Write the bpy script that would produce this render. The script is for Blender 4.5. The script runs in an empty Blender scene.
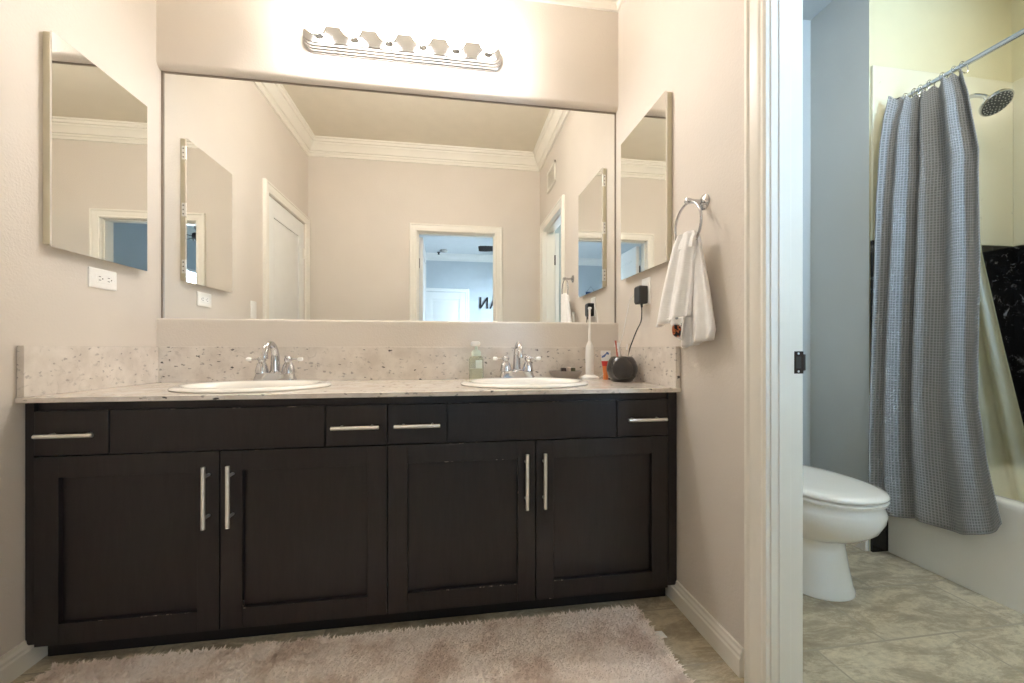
import bpy, bmesh, math, random
import numpy as np
from mathutils import Vector, Matrix

random.seed(7)
SC = bpy.context.scene
COL = SC.collection
PI = math.pi

# ------------------------------------------------------------------ camera, world, exposure
F_PX, YAW, HOR, H = 400.7, 8.53, 349.8, 0.950
cd = bpy.data.cameras.new('camera')
cam = bpy.data.objects.new('camera', cd)
COL.objects.link(cam)
cam.location = (0, 0, H)
cam.rotation_euler = (PI / 2, 0, -math.radians(YAW))
cd.sensor_fit = 'HORIZONTAL'
cd.sensor_width = 36.0
cd.lens = F_PX * 36.0 / 1024
cd.shift_y = (HOR - 341.5) / 1024
cd.clip_start = 0.02
SC.camera = cam

w = bpy.data.worlds.new('World')
SC.world = w
w.use_nodes = True
w.node_tree.nodes['Background'].inputs[0].default_value = (0.62, 0.80, 1.0, 1)
w.node_tree.nodes['Background'].inputs[1].default_value = 1.0

vs = SC.view_settings
vs.view_transform = 'Standard'
vs.look = 'None'
vs.gamma = 1.0
vs.use_curve_mapping = False
vs.exposure = 1.9
SC.cycles.max_bounces = 14
SC.cycles.diffuse_bounces = 7
SC.cycles.glossy_bounces = 8
SC.cycles.transmission_bounces = 8
SC.cycles.transparent_max_bounces = 12
SC.cycles.sample_clamp_indirect = 6.0
SC.cycles.caustics_reflective = True
SC.cycles.blur_glossy = 0.6
SC.cycles.caustics_refractive = False
SC.cycles.use_denoising = True

BULB_STRENGTH = 18.5
DAY_POWER = 48.0
BATH_STRENGTH = 16.0
BATH_DAY = 46.0
SHOWER_STRENGTH = 7.5

# ------------------------------------------------------------------ dimensions measured from the photograph
XL, XR, D, M = -1.2617, 0.8385, 1.938, 1.9695     # side walls, wall face over the mirror, mirror glass
YO, YB = 0.158, 0.04                              # wall behind the camera: room face, bedroom face
CEIL = 2.812
YJ, YH = 0.951, 0.33                              # jambs of the toilet room doorway
XJ = 0.935                                        # toilet-room face of the right wall
XS = 1.945                                        # side wall of the toilet recess
YT, YA = 1.93, 1.618                              # back of the toilet recess, end wall of the tub
XA, XE = 2.03, 2.78                               # tub apron, far side wall of the tub
TCEIL = 2.755
ZC = 0.810                                        # countertop

# ------------------------------------------------------------------ mesh helpers
class MB:
    def __init__(self, mtx=None):
        self.bm = bmesh.new()
        self.mtx = mtx
    def v(self, p):
        p = Vector(p)
        return self.bm.verts.new(self.mtx @ p if self.mtx else p)
    def face(self, vs_, mi=0):
        try:
            f = self.bm.faces.new(vs_)
            f.material_index = mi
            return f
        except ValueError:
            return None
    def box(self, x0, x1, y0, y1, z0, z1, mi=0):
        a = [self.v(p) for p in ((x0, y0, z0), (x1, y0, z0), (x1, y1, z0), (x0, y1, z0),
                                 (x0, y0, z1), (x1, y0, z1), (x1, y1, z1), (x0, y1, z1))]
        for q in ((3, 2, 1, 0), (4, 5, 6, 7), (0, 1, 5, 4), (1, 2, 6, 5), (2, 3, 7, 6), (3, 0, 4, 7)):
            self.face([a[i] for i in q], mi)
        return self
    def loft(self, rings, cap=True, closed=True, mi=0):
        R = [[self.v(p) for p in r] for r in rings]
        n = len(R[0])
        for a, b in zip(R[:-1], R[1:]):
            for i in range(n if closed else n - 1):
                j = (i + 1) % n
                self.face([a[i], a[j], b[j], b[i]], mi)
        if cap:
            self.face(list(reversed(R[0])), mi)
            self.face(R[-1], mi)
        return self
    def lathe(self, prof, c=(0, 0, 0), axis=(0, 0, 1), seg=24, cap=True, mi=0):
        c, ax = Vector(c), Vector(axis).normalized()
        u = ax.orthogonal().normalized()
        w_ = ax.cross(u)
        rings = [[c + ax * h + (u * math.cos(2 * PI * k / seg) + w_ * math.sin(2 * PI * k / seg)) * max(r, 1e-4)
                  for k in range(seg)] for r, h in prof]
        return self.loft(rings, cap, mi=mi)
    def tube(self, pts, r, seg=10, cap=True, closed=False, mi=0):
        pts = [Vector(p) for p in pts]
        n = len(pts)
        rr = r if isinstance(r, (list, tuple)) else [r] * n
        rings, u = [], None
        for i in range(n):
            if closed:
                t = (pts[(i + 1) % n] - pts[i - 1]).normalized()
            else:
                t = (pts[min(i + 1, n - 1)] - pts[max(i - 1, 0)]).normalized()
            u = t.orthogonal().normalized() if u is None else (u - t * u.dot(t)).normalized()
            w_ = t.cross(u)
            rings.append([pts[i] + (u * math.cos(2 * PI * k / seg) + w_ * math.sin(2 * PI * k / seg)) * rr[i]
                          for k in range(seg)])
        if closed:
            rings.append(rings[0])
            return self.loft(rings, False, mi=mi)
        return self.loft(rings, cap, mi=mi)
    def prism(self, prof, p0, p1, side, up=(0, 0, 1), m0=0.0, m1=0.0, mi=0):
        """profile of (out, height) pairs swept straight from p0 to p1; m0/m1 mitre the ends by `out`."""
        p0, p1 = Vector(p0), Vector(p1)
        d = (p1 - p0).normalized()
        s, u = Vector(side), Vector(up)
        return self.loft([[p0 + s * a + u * b + d * (m0 * a) for a, b in prof],
                          [p1 + s * a + u * b - d * (m1 * a) for a, b in prof]], True, mi=mi)
    def sphere(self, c, r, seg=24, rings=14, sc=(1, 1, 1), mi=0):
        c = Vector(c)
        rs = []
        for i in range(rings + 1):
            a = PI * i / rings
            rs.append([c + Vector((sc[0] * max(r * math.sin(a), 1e-4) * math.cos(2 * PI * k / seg),
                                   sc[1] * max(r * math.sin(a), 1e-4) * math.sin(2 * PI * k / seg),
                                   -sc[2] * r * math.cos(a))) for k in range(seg)])
        return self.loft(rs, True, mi=mi)
    def grid(self, fn, nu, nv, uv=None, mi=0):
        P = [[self.v(fn(i / nu, j / nv)) for i in range(nu + 1)] for j in range(nv + 1)]
        lay = self.bm.loops.layers.uv.verify() if uv else None
        for j in range(nv):
            for i in range(nu):
                f = self.face([P[j][i], P[j][i + 1], P[j + 1][i + 1], P[j + 1][i]], mi)
                if lay and f:
                    for lp, (a, b) in zip(f.loops, ((i, j), (i + 1, j), (i + 1, j + 1), (i, j + 1))):
                        lp[lay].uv = uv(a / nu, b / nv)
        return self
    def done(self, name, mat, parent=None, bevel=0.0, smooth=35, label=None, cat=None, group=None, kind=None, solid=0.0, seg=2):
        bm = self.bm
        bmesh.ops.recalc_face_normals(bm, faces=bm.faces[:])
        me = bpy.data.meshes.new(name)
        base = Vector((0, 0, 0))
        if parent is None:
            cs = [v.co for v in bm.verts]
            lo = Vector([min(c[i] for c in cs) for i in range(3)])
            hi = Vector([max(c[i] for c in cs) for i in range(3)])
            base = Vector(((lo.x + hi.x) / 2, (lo.y + hi.y) / 2, lo.z))
            off = base
        else:
            off, q = Vector((0, 0, 0)), parent
            while q is not None:
                off = off + q.location
                q = q.parent
        for v in bm.verts:
            v.co -= off
        bm.to_mesh(me)
        bm.free()
        for m_ in (mat if isinstance(mat, (list, tuple)) else [mat]):
            me.materials.append(m_)
        if smooth:
            for p in me.polygons:
                p.use_smooth = True
            me.set_sharp_from_angle(angle=math.radians(smooth))
        o = bpy.data.objects.new(name, me)
        o.location = base
        COL.objects.link(o)
        if parent is not None:
            o.parent = parent
        if solid:
            s = o.modifiers.new('Solidify', 'SOLIDIFY')
            s.thickness = solid
            s.offset = 0
        if bevel:
            b = o.modifiers.new('Bevel', 'BEVEL')
            b.width = bevel
            b.segments = seg
            b.limit_method = 'ANGLE'
            b.angle_limit = math.radians(40)
        tag(o, label, cat, group, kind)
        return o

def tag(o, label=None, cat=None, group=None, kind=None):
    for k, v in (('label', label), ('category', cat), ('group', group), ('kind', kind)):
        if v:
            o[k] = v
    return o

def thing(name, loc, label, cat, group=None):
    o = bpy.data.objects.new(name, None)
    o.empty_display_size = 0.05
    o.location = loc
    COL.objects.link(o)
    return tag(o, label, cat, group)

def copy_tree(o, parent=None):
    c = o.copy()
    COL.objects.link(c)
    c.parent = parent
    for ch in list(o.children):
        copy_tree(ch, c)
    return c

def rrect(a0, a1, b0, b1, r, n=6):
    """rounded rectangle as 2D points"""
    r = min(r, (a1 - a0) / 2 - 1e-4, (b1 - b0) / 2 - 1e-4)
    out = []
    for cx, cy, s in ((a1 - r, b1 - r, 0), (a0 + r, b1 - r, 1), (a0 + r, b0 + r, 2), (a1 - r, b0 + r, 3)):
        for k in range(n + 1):
            t = PI / 2 * (s + k / n)
            out.append((cx + r * math.cos(t), cy + r * math.sin(t)))
    return out

def ellipse(cx, cy, a, b, n=48, p=2.0):
    out = []
    for k in range(n):
        t = 2 * PI * k / n
        c, s = math.cos(t), math.sin(t)
        out.append((cx + a * math.copysign(abs(c) ** (2 / p), c), cy + b * math.copysign(abs(s) ** (2 / p), s)))
    return out

def smoothpath(pts, n=8):
    """Catmull-Rom through the points"""
    P = [Vector(p) for p in pts]
    P = [P[0] * 2 - P[1]] + P + [P[-1] * 2 - P[-2]]
    out = []
    for i in range(1, len(P) - 2):
        a, b, c, d = P[i - 1:i + 3]
        for k in range(n):
            t = k / n
            out.append(0.5 * ((2 * b) + (c - a) * t + (2 * a - 5 * b + 4 * c - d) * t * t + (3 * b - a - 3 * c + d) * t ** 3))
    out.append(P[-2])
    return out

def lerp(a, b, t):
    return a + (b - a) * t

def piecewise(t, pts):
    for (t0, v0), (t1, v1) in zip(pts[:-1], pts[1:]):
        if t <= t1:
            return lerp(v0, v1, (t - t0) / (t1 - t0))
    return pts[-1][1]

# ------------------------------------------------------------------ materials
def srgb(r, g, b):
    f = lambda c: (c / 255 / 12.92) if c / 255 <= 0.04045 else ((c / 255 + 0.055) / 1.055) ** 2.4
    return (f(r), f(g), f(b), 1)

class NT:
    def __init__(self, name):
        self.m = bpy.data.materials.new(name)
        self.m.use_nodes = True
        self.t = self.m.node_tree
        self.b = self.t.nodes['Principled BSDF']
        self.out = self.t.nodes['Material Output']
    def n(self, typ, **kw):
        nd = self.t.nodes.new(typ)
        for k, v in kw.items():
            if k in ('inp',):
                for a, b in v.items():
                    nd.inputs[a].default_value = b
            else:
                setattr(nd, k, v)
        return nd
    def l(self, a, b):
        self.t.links.new(a, b)
    def coord(self, which='Object', scale=(1, 1, 1)):
        c = self.n('ShaderNodeTexCoord')
        mp = self.n('ShaderNodeMapping')
        mp.inputs['Scale'].default_value = scale
        self.l(c.outputs[which], mp.inputs[0])
        return mp.outputs[0]
    def noise(self, co, scale, detail=4, rough=0.5, dist=0.0):
        nd = self.n('ShaderNodeTexNoise', inp={'Scale': scale, 'Detail': detail, 'Roughness': rough, 'Distortion': dist})
        self.l(co, nd.inputs['Vector'])
        return nd.outputs['Fac']
    def ramp(self, fac, stops, interp='LINEAR'):
        r = self.n('ShaderNodeValToRGB')
        r.color_ramp.interpolation = interp
        e = r.color_ramp.elements
        while len(e) < len(stops):
            e.new(0.5)
        for x, (p, c) in zip(e, stops):
            x.position = p
            x.color = c if len(c) == 4 else (*c, 1)
        self.l(fac, r.inputs[0])
        return r.outputs[0]
    def mix(self, fac, a, b):
        x = self.n('ShaderNodeMix', data_type='RGBA')
        for s, i in ((fac, 0), (a, 6), (b, 7)):
            if hasattr(s, 'is_linked') or hasattr(s, 'links'):
                self.l(s, x.inputs[i])
            else:
                x.inputs[i].default_value = s
        return x.outputs[2]
    def bump(self, h, strength=0.2, dist=0.01):
        b = self.n('ShaderNodeBump', inp={'Strength': strength, 'Distance': dist})
        self.l(h, b.inputs['Height'])
        self.l(b.outputs[0], self.b.inputs['Normal'])
    def set(self, **kw):
        for k, v in kw.items():
            self.b.inputs[k.replace('_', ' ')].default_value = v
        return self

def plain(name, col, rough=0.5, metal=0.0, var=0.06, vscale=9, bump=0.0, bscale=250, coat=0.0, spec=0.5):
    t = NT(name)
    co = t.coord()
    c = t.noise(co, vscale)
    lo = tuple(x * (1 - var) for x in col[:3]) + (1,)
    hi = tuple(min(1, x * (1 + var)) for x in col[:3]) + (1,)
    t.l(t.ramp(c, [(0.3, lo), (0.7, hi)]), t.b.inputs['Base Color'])
    t.set(Roughness=rough, Metallic=metal)
    t.b.inputs['Coat Weight'].default_value = coat
    t.b.inputs['Specular IOR Level'].default_value = spec
    if bump:
        t.bump(t.noise(co, bscale, 2), bump, 0.004)
    return t.m

def emit(name, col, strength):
    t = NT(name)
    t.set(Base_Color=(*col, 1), Roughness=0.3)
    t.b.inputs['Emission Color'].default_value = (*col, 1)
    t.b.inputs['Emission Strength'].default_value = strength
    return t.m

WALL = plain('wall_paint', srgb(217, 208, 197), 0.6, var=0.02, vscale=3, bump=0.22, bscale=140)
WALLB = plain('bathroom_wall_paint', srgb(186, 190, 189), 0.33, var=0.02, vscale=3, bump=0.12, bscale=120)
CREAM = plain('shower_wall_paint', srgb(202, 196, 164), 0.6, var=0.02, bump=0.15, bscale=140)
BEDW = plain('bedroom_paint', srgb(186, 194, 198), 0.6, var=0.02, bump=0.1)
CEILM = plain('ceiling_paint', srgb(224, 215, 197), 0.7, var=0.02, bump=0.25, bscale=110)
BEDC = plain('bedroom_ceiling_paint', srgb(215, 220, 222), 0.7, var=0.02)
TRIM = plain('trim_paint', srgb(236, 231, 220), 0.32, var=0.015)
DOORM = plain('door_paint', srgb(234, 234, 230), 0.35, var=0.015)
CARPET = plain('carpet', srgb(150, 140, 128), 0.95, var=0.2, vscale=60, bump=0.5)
CHROME = plain('chrome', (0.60, 0.60, 0.62, 1), 0.07, 1.0, var=0.02)
STEEL = plain('satin_steel', (0.74, 0.76, 0.78, 1), 0.2, 1.0, var=0.02)
NICKEL = plain('brushed_nickel', (0.90, 0.89, 0.86, 1), 0.42, 1.0, var=0.04, vscale=80)
PORC = plain('porcelain', srgb(240, 236, 228), 0.12, var=0.01, coat=0.4)
PLASTIC = plain('white_plastic', srgb(242, 240, 235), 0.35, var=0.01)
SLOT = plain('dark_slot', srgb(60, 55, 50), 0.6)
BLACKP = plain('black_plastic', srgb(34, 33, 34), 0.4, var=0.05)
BRONZE = plain('dark_bronze', srgb(62, 50, 42), 0.4, 0.7, var=0.1)
DARKW = plain('dark_fan_finish', srgb(38, 34, 34), 0.5)
CABBODY = plain('cabinet_box_enamel', srgb(214, 205, 180), 0.45, var=0.03)
STONEW = plain('dark_glazed_ceramic', srgb(44, 39, 37), 0.24, var=0.15, vscale=20, coat=0.3)

def m_mirror():
    t = NT('mirror_glass')
    co = t.coord()
    t.l(t.ramp(t.noise(co, 2), [(0.3, (0.90, 0.91, 0.89, 1)), (0.7, (0.915, 0.92, 0.905, 1))]), t.b.inputs['Base Color'])
    t.set(Roughness=0.0, Metallic=1.0)
    return t.m
MIRROR = m_mirror()

def m_quartz():
    t = NT('speckled_quartz')
    co = t.coord()
    base = t.ramp(t.noise(co, 14, 5, 0.6), [(0.35, srgb(211, 201, 190)), (0.65, srgb(229, 221, 211))])
    # pale grey clouded veins
    v = t.noise(co, 26, 6, 0.7, 1.6)
    base = t.mix(t.ramp(v, [(0.57, (0, 0, 0)), (0.66, (0.55, 0.55, 0.55))]), base, srgb(186, 176, 166))
    # scattered dark chips
    co2 = t.coord(scale=(1.0, 1.0, 1.7))
    dn = t.n('ShaderNodeTexNoise', inp={'Scale': 60.0, 'Detail': 2.0})
    t.l(co2, dn.inputs['Vector'])
    ad = t.n('ShaderNodeVectorMath', operation='MULTIPLY_ADD')
    ad.inputs[1].default_value = (0.030, 0.030, 0.030)
    t.l(dn.outputs['Color'], ad.inputs[0])
    t.l(co2, ad.inputs[2])
    vo = t.n('ShaderNodeTexVoronoi', inp={'Scale': 36.0, 'Randomness': 1.0})
    t.l(ad.outputs[0], vo.inputs['Vector'])
    near = t.ramp(vo.outputs['Distance'], [(0.16, (1, 1, 1)), (0.30, (0, 0, 0))])
    sep = t.n('ShaderNodeSeparateColor')
    t.l(vo.outputs['Color'], sep.inputs[0])
    pick = t.ramp(sep.outputs[0], [(0.42, (0, 0, 0)), (0.50, (0.35, 0.35, 0.35)), (0.84, (0.55, 0.55, 0.55)), (0.93, (1, 1, 1))])
    mu = t.n('ShaderNodeMath', operation='MULTIPLY')
    t.l(near, mu.inputs[0])
    t.l(pick, mu.inputs[1])
    base = t.mix(mu.outputs[0], base, srgb(84, 78, 76))
    t.l(base, t.b.inputs['Base Color'])
    t.set(Roughness=0.18)
    return t.m
QUARTZ = m_quartz()

def m_espresso(worn=False):
    t = NT('worn_espresso_edge' if worn else 'espresso_wood')
    co = t.coord(scale=(1, 1, 0.12))
    g = t.noise(co, 70, 6, 0.6, 0.4)
    c = t.ramp(g, [(0.3, srgb(29, 24, 25)), (0.7, srgb(39, 33, 34))])
    if worn:
        co2 = t.coord(scale=(1, 1, 1))
        n1 = t.noise(co2, 9, 5, 0.75)
        c = t.mix(t.ramp(n1, [(0.56, (0, 0, 0)), (0.60, (1, 1, 1))]), c, srgb(190, 172, 160))
    t.l(c, t.b.inputs['Base Color'])
    t.set(Roughness=0.36)
    t.b.inputs['Specular IOR Level'].default_value = 0.5
    t.bump(g, 0.05, 0.001)
    return t.m
ESP = m_espresso()
ESPW = m_espresso(True)
TOEM = plain('toe_kick_black', srgb(20, 17, 18), 0.6)

def m_tile(name, c1, c2, c3, ox, oy, sx=0.41, sy=0.27):
    t = NT(name)
    gc = t.n('ShaderNodeNewGeometry')
    mp = t.n('ShaderNodeMapping')
    t.l(gc.outputs['Position'], mp.inputs[0])
    co = mp.outputs[0]
    mp2 = t.n('ShaderNodeMapping')
    mp2.inputs['Location'].default_value = (-ox, -oy, 0)
    t.l(gc.outputs['Position'], mp2.inputs[0])
    br = t.n('ShaderNodeTexBrick', offset=0.5, offset_frequency=2)
    br.inputs['Color1'].default_value = (0.42, 0.42, 0.42, 1)
    br.inputs['Color2'].default_value = (0.58, 0.58, 0.58, 1)
    br.inputs['Mortar'].default_value = (0, 0, 0, 1)
    br.inputs['Scale'].default_value = 1.0
    br.inputs['Mortar Size'].default_value = 0.0035
    br.inputs['Mortar Smooth'].default_value = 0.1
    br.inputs['Brick Width'].default_value = sx
    br.inputs['Row Height'].default_value = sy
    t.l(mp2.outputs[0], br.inputs['Vector'])
    mp3 = t.n('ShaderNodeMapping')
    mp3.inputs['Rotation'].default_value = (0, 0, 0.6)
    mp3.inputs['Scale'].default_value = (0.55, 1.3, 1)
    t.l(gc.outputs['Position'], mp3.inputs[0])
    a = t.noise(mp3.outputs[0], 8.0, 14, 0.80, 0.45)
    b = t.noise(co, 38, 6, 0.7)
    col = t.ramp(a, [(0.30, c1), (0.47, c2), (0.56, c3), (0.72, c2)])
    col = t.mix(t.ramp(b, [(0.42, (0, 0, 0)), (0.75, (0.5, 0.5, 0.5))]), col, c1)
    bw = t.ramp(br.outputs['Color'], [(0.42, (0.90, 0.90, 0.90)), (0.58, (1.08, 1.08, 1.08))])
    mm = t.n('ShaderNodeMix', data_type='RGBA', blend_type='MULTIPLY')
    mm.inputs[0].default_value = 1.0
    t.l(col, mm.inputs[6])
    t.l(bw, mm.inputs[7])
    col = t.mix(br.outputs['Fac'], mm.outputs[2], srgb(168, 158, 140))
    t.l(col, t.b.inputs['Base Color'])
    t.set(Roughness=0.42)
    t.bump(a, 0.15, 0.004)
    return t.m
TILE = m_tile('slate_look_tile', srgb(140, 127, 106), srgb(180, 167, 143), srgb(214, 203, 178), 0.10, 1.113, 0.52, 0.257)

def m_granite(name, base, fleck, scale, lo, hi):
    t = NT(name)
    co = t.coord()
    dn = t.noise(co, scale, 6, 0.75, 0.8)
    c = t.ramp(dn, [(lo, base), (hi, fleck)])
    # joints every 0.305 m
    t.l(c, t.b.inputs['Base Color'])
    t.set(Roughness=0.12)
    return t.m
BLACKT = m_granite('black_granite_tile', srgb(16, 16, 19), srgb(178, 180, 184), 20, 0.57, 0.76)
WHITET = m_granite('white_marble_tile', srgb(212, 208, 186), srgb(140, 136, 124), 22, 0.64, 0.80)

def m_rug():
    t = NT('rug_pile')
    gc = t.n('ShaderNodeNewGeometry')
    a = t.noise(gc.outputs['Position'], 7, 5, 0.6)
    b = t.noise(gc.outputs['Position'], 60, 3, 0.6)
    c = t.ramp(a, [(0.36, srgb(222, 202, 188)), (0.50, srgb(246, 234, 224)), (0.68, srgb(250, 241, 234))])
    c = t.mix(t.ramp(b, [(0.62, (0, 0, 0)), (0.78, (0.5, 0.5, 0.5))]), c, srgb(208, 186, 172))
    t.l(c, t.b.inputs['Base Color'])
    t.set(Roughness=0.9)
    tl = t.n('ShaderNodeBsdfTranslucent')
    t.l(c, tl.inputs[0])
    ms = t.n('ShaderNodeMixShader', inp={0: 0.12})
    t.l(t.b.outputs[0], ms.inputs[1]); t.l(tl.outputs[0], ms.inputs[2])
    t.l(ms.outputs[0], t.out.inputs[0])
    return t.m
RUG = m_rug()

def m_terry():
    t = NT('white_terry')
    co = t.coord()
    t.l(t.ramp(t.noise(co, 40), [(0.3, srgb(243, 240, 237)), (0.7, srgb(250, 248, 246))]), t.b.inputs['Base Color'])
    t.set(Roughness=0.95)
    wv = t.n('ShaderNodeTexWave', wave_type='BANDS', bands_direction='Z', inp={'Scale': 55.0, 'Distortion': 3.0, 'Detail': 2.0})
    t.l(co, wv.inputs['Vector'])
    mu = t.n('ShaderNodeMath', operation='ADD')
    t.l(wv.outputs['Fac'], mu.inputs[0])
    t.l(t.noise(co, 350, 2), mu.inputs[1])
    t.bump(mu.outputs[0], 0.14, 0.002)
    return t.m
TERRY = m_terry()

def m_print():
    t = NT('printed_towel_hem')
    co = t.coord()
    n1 = t.noise(co, 60, 2, 0.5, 0.4)
    motif = t.ramp(n1, [(0.40, srgb(34, 28, 28)), (0.50, srgb(186, 104, 62)), (0.62, srgb(40, 34, 34))], 'CONSTANT')
    plainc = t.ramp(t.noise(co, 45, 2), [(0.58, srgb(240, 237, 234)), (0.62, srgb(150, 156, 160))], 'CONSTANT')
    # the motif is one small butterfly-sized patch
    vm = t.n('ShaderNodeVectorMath', operation='DISTANCE')
    t.l(co, vm.inputs[0])
    vm.inputs[1].default_value = (-0.026, 0.012, 0.052)
    t.l(t.mix(t.ramp(vm.outputs['Value'], [(0.021, (1, 1, 1)), (0.025, (0, 0, 0))]), plainc, motif), t.b.inputs['Base Color'])
    t.set(Roughness=0.9)
    return t.m
PRINT = m_print()

def m_waffle():
    t = NT('grey_waffle_weave')
    tc = t.n('ShaderNodeTexCoord')
    sp = t.n('ShaderNodeSeparateXYZ')
    t.l(tc.outputs['UV'], sp.inputs[0])
    hs = []
    for ax in (0, 1):
        m1 = t.n('ShaderNodeMath', operation='MULTIPLY')
        m1.inputs[1].default_value = 2 * PI / 0.0115
        t.l(sp.outputs[ax], m1.inputs[0])
        s1 = t.n('ShaderNodeMath', operation='SINE')
        t.l(m1.outputs[0], s1.inputs[0])
        hs.append(s1.outputs[0])
    mx = t.n('ShaderNodeMath', operation='MAXIMUM')
    t.l(hs[0], mx.inputs[0])
    t.l(hs[1], mx.inputs[1])
    c = t.ramp(mx.outputs[0], [(0.0, srgb(116, 117, 118)), (1.0, srgb(158, 158, 158))])
    t.l(c, t.b.inputs['Base Color'])
    t.set(Roughness=0.75)
    t.b.inputs['Sheen Weight'].default_value = 0.2
    t.bump(mx.outputs[0], 0.5, 0.003)
    return t.m
WAFFLE = m_waffle()

def m_liner():
    t = NT('clear_vinyl_liner')
    t.t.nodes.remove(t.b)
    co = t.coord()
    tr = t.n('ShaderNodeBsdfTransparent', inp={'Color': (0.95, 0.94, 0.84, 1)})
    tl = t.n('ShaderNodeBsdfTranslucent', inp={'Color': srgb(236, 230, 196)})
    di = t.n('ShaderNodeBsdfDiffuse', inp={'Color': srgb(226, 222, 190)})
    gl = t.n('ShaderNodeBsdfGlossy', inp={'Roughness': 0.38})
    m1 = t.n('ShaderNodeMixShader', inp={0: 0.5})
    t.l(tl.outputs[0], m1.inputs[1]); t.l(di.outputs[0], m1.inputs[2])
    m2 = t.n('ShaderNodeMixShader')
    t.l(t.ramp(t.noise(co, 5), [(0.3, (0.58, 0.58, 0.58)), (0.7, (0.72, 0.72, 0.72))]), m2.inputs[0])
    t.l(tr.outputs[0], m2.inputs[1]); t.l(m1.outputs[0], m2.inputs[2])
    m3 = t.n('ShaderNodeMixShader', inp={0: 0.035})
    t.l(m2.outputs[0], m3.inputs[1]); t.l(gl.outputs[0], m3.inputs[2])
    t.l(m3.outputs[0], t.out.inputs[0])
    return t.m
LINER = m_liner()

def m_glass(name, col, alpha):
    t = NT(name)
    t.t.nodes.remove(t.b)
    co = t.coord()
    tr = t.n('ShaderNodeBsdfTransparent')
    t.l(t.ramp(t.noise(co, 3), [(0.0, tuple(x * 0.97 for x in col[:3])), (1.0, col)]), tr.inputs[0])
    gl = t.n('ShaderNodeBsdfGlossy', inp={'Roughness': 0.03})
    di = t.n('ShaderNodeBsdfDiffuse', inp={'Color': col})
    m0 = t.n('ShaderNodeMixShader', inp={0: alpha})
    t.l(tr.outputs[0], m0.inputs[1]); t.l(di.outputs[0], m0.inputs[2])
    m1 = t.n('ShaderNodeMixShader', inp={0: 0.10})
    t.l(m0.outputs[0], m1.inputs[1]); t.l(gl.outputs[0], m1.inputs[2])
    t.l(m1.outputs[0], t.out.inputs[0])
    return t.m
WINGLASS = m_glass('window_glass', (0.97, 0.98, 1.0, 1), 0.0)
SOAPGLASS = m_glass('pale_green_plastic', srgb(236, 240, 228), 0.18)

BULB = emit('bulb_glass', (1.0, 0.97, 0.945), BULB_STRENGTH)
LAMPB = emit('bathroom_lamp_lens', (1.0, 0.92, 0.76), BATH_STRENGTH)
LAMPS = emit('shower_lamp_lens', (1.0, 0.93, 0.74), SHOWER_STRENGTH)

# ------------------------------------------------------------------ daylight through the bedroom window
def area(name, loc, rot, sx, sy, power, col):
    ld = bpy.data.lights.new(name, 'AREA')
    ld.shape = 'RECTANGLE'
    ld.size, ld.size_y, ld.energy, ld.color = sx, sy, power, col
    o = bpy.data.objects.new(name, ld)
    o.location, o.rotation_euler = loc, rot
    COL.objects.link(o)
    return o
BX0, BX1, BY0, BCEIL = -3.2, 1.35, -3.5, 2.70         # bedroom
WY0, WY1, WZ0, WZ1 = -3.05, -1.55, 0.85, 2.15         # its window, in the right wall
BFY = -1.0                                            # front wall of the toilet room and its window
VX0, VX1, VZ0, VZ1 = 1.48, 1.98, 1.25, 2.30
area('daylight', (BX1 + 0.18, (WY0 + WY1) / 2, (WZ0 + WZ1) / 2), (0, PI / 2, 0), WZ1 - WZ0, WY1 - WY0, DAY_POWER, (0.72, 0.87, 1.0))
area('daylight_bathroom', ((VX0 + VX1) / 2, BFY - 0.16, (VZ0 + VZ1) / 2), (PI / 2, 0, 0), VX1 - VX0, VZ1 - VZ0, BATH_DAY, (0.50, 0.74, 1.0))
# ------------------------------------------------------------------ setting: shell of the vanity room
S = dict(kind='structure')
b = MB(); b.box(XL - 0.12, XE + 0.12, YB, 2.12, -0.06, 0); b.box(XJ - 0.004, XE + 0.12, BFY, YB, -0.06, 0)
b.done('floor', TILE, **S)
b = MB(); b.box(BX0 - 0.12, BX1 + 0.12, BY0 - 0.12, BFY - 0.1, -0.06, 0); b.box(BX0 - 0.12, XJ - 0.004, BFY - 0.1, YB, -0.06, 0)
b.done('floor_bedroom', CARPET, **S)
MB().box(XL - 0.12, XJ, YB, 2.12, CEIL, CEIL + 0.08).done('ceiling', CEILM, **S)
# left wall
DLY0, DLY1, DH = YO + 0.085, 0.945, 2.035            # closed door in the left wall
b = MB()
b.box(XL - 0.12, XL, DLY1, 2.12, 0, CEIL); b.box(XL - 0.12, XL, YB, DLY0, 0, CEIL)
b.box(XL - 0.12, XL, DLY0, DLY1, DH, CEIL)
b.done('wall_left', WALL, **S)
# right wall, pierced by the toilet room doorway
b = MB()
b.box(XR, XJ - 0.004, YJ + 0.014, 2.12, 0, CEIL); b.box(XR, XJ - 0.004, YB, YH - 0.014, 0, CEIL)
b.box(XR, XJ - 0.004, YH - 0.014, YJ + 0.014, 2.04 + 0.014, CEIL)
b.done('wall_right', WALL, **S)
# back wall: rounded ledge below and rounded header above the mirror recess
def arc(cy, cz, r, a0, a1, n=8):
    return [(cy + r * math.cos(math.radians(lerp(a0, a1, k / n))), cz + r * math.sin(math.radians(lerp(a0, a1, k / n)))) for k in range(n + 1)]
ZU, ZL = 2.174, 1.088
prof = [(2.12, 0), (D, 0)]
prof += arc(D + 0.012, ZL - 0.012, 0.012, 180, 90)
prof += [(M + 0.006, ZL), (M + 0.006, ZU)]
prof += arc(D + 0.028, ZU + 0.028, 0.028, 270, 180)
prof += [(D, CEIL), (2.12, CEIL)]
MB().loft([[(XL, y, z) for y, z in prof], [(XR, y, z) for y, z in prof]]).done('wall_back', WALL, smooth=30, **S)
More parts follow.
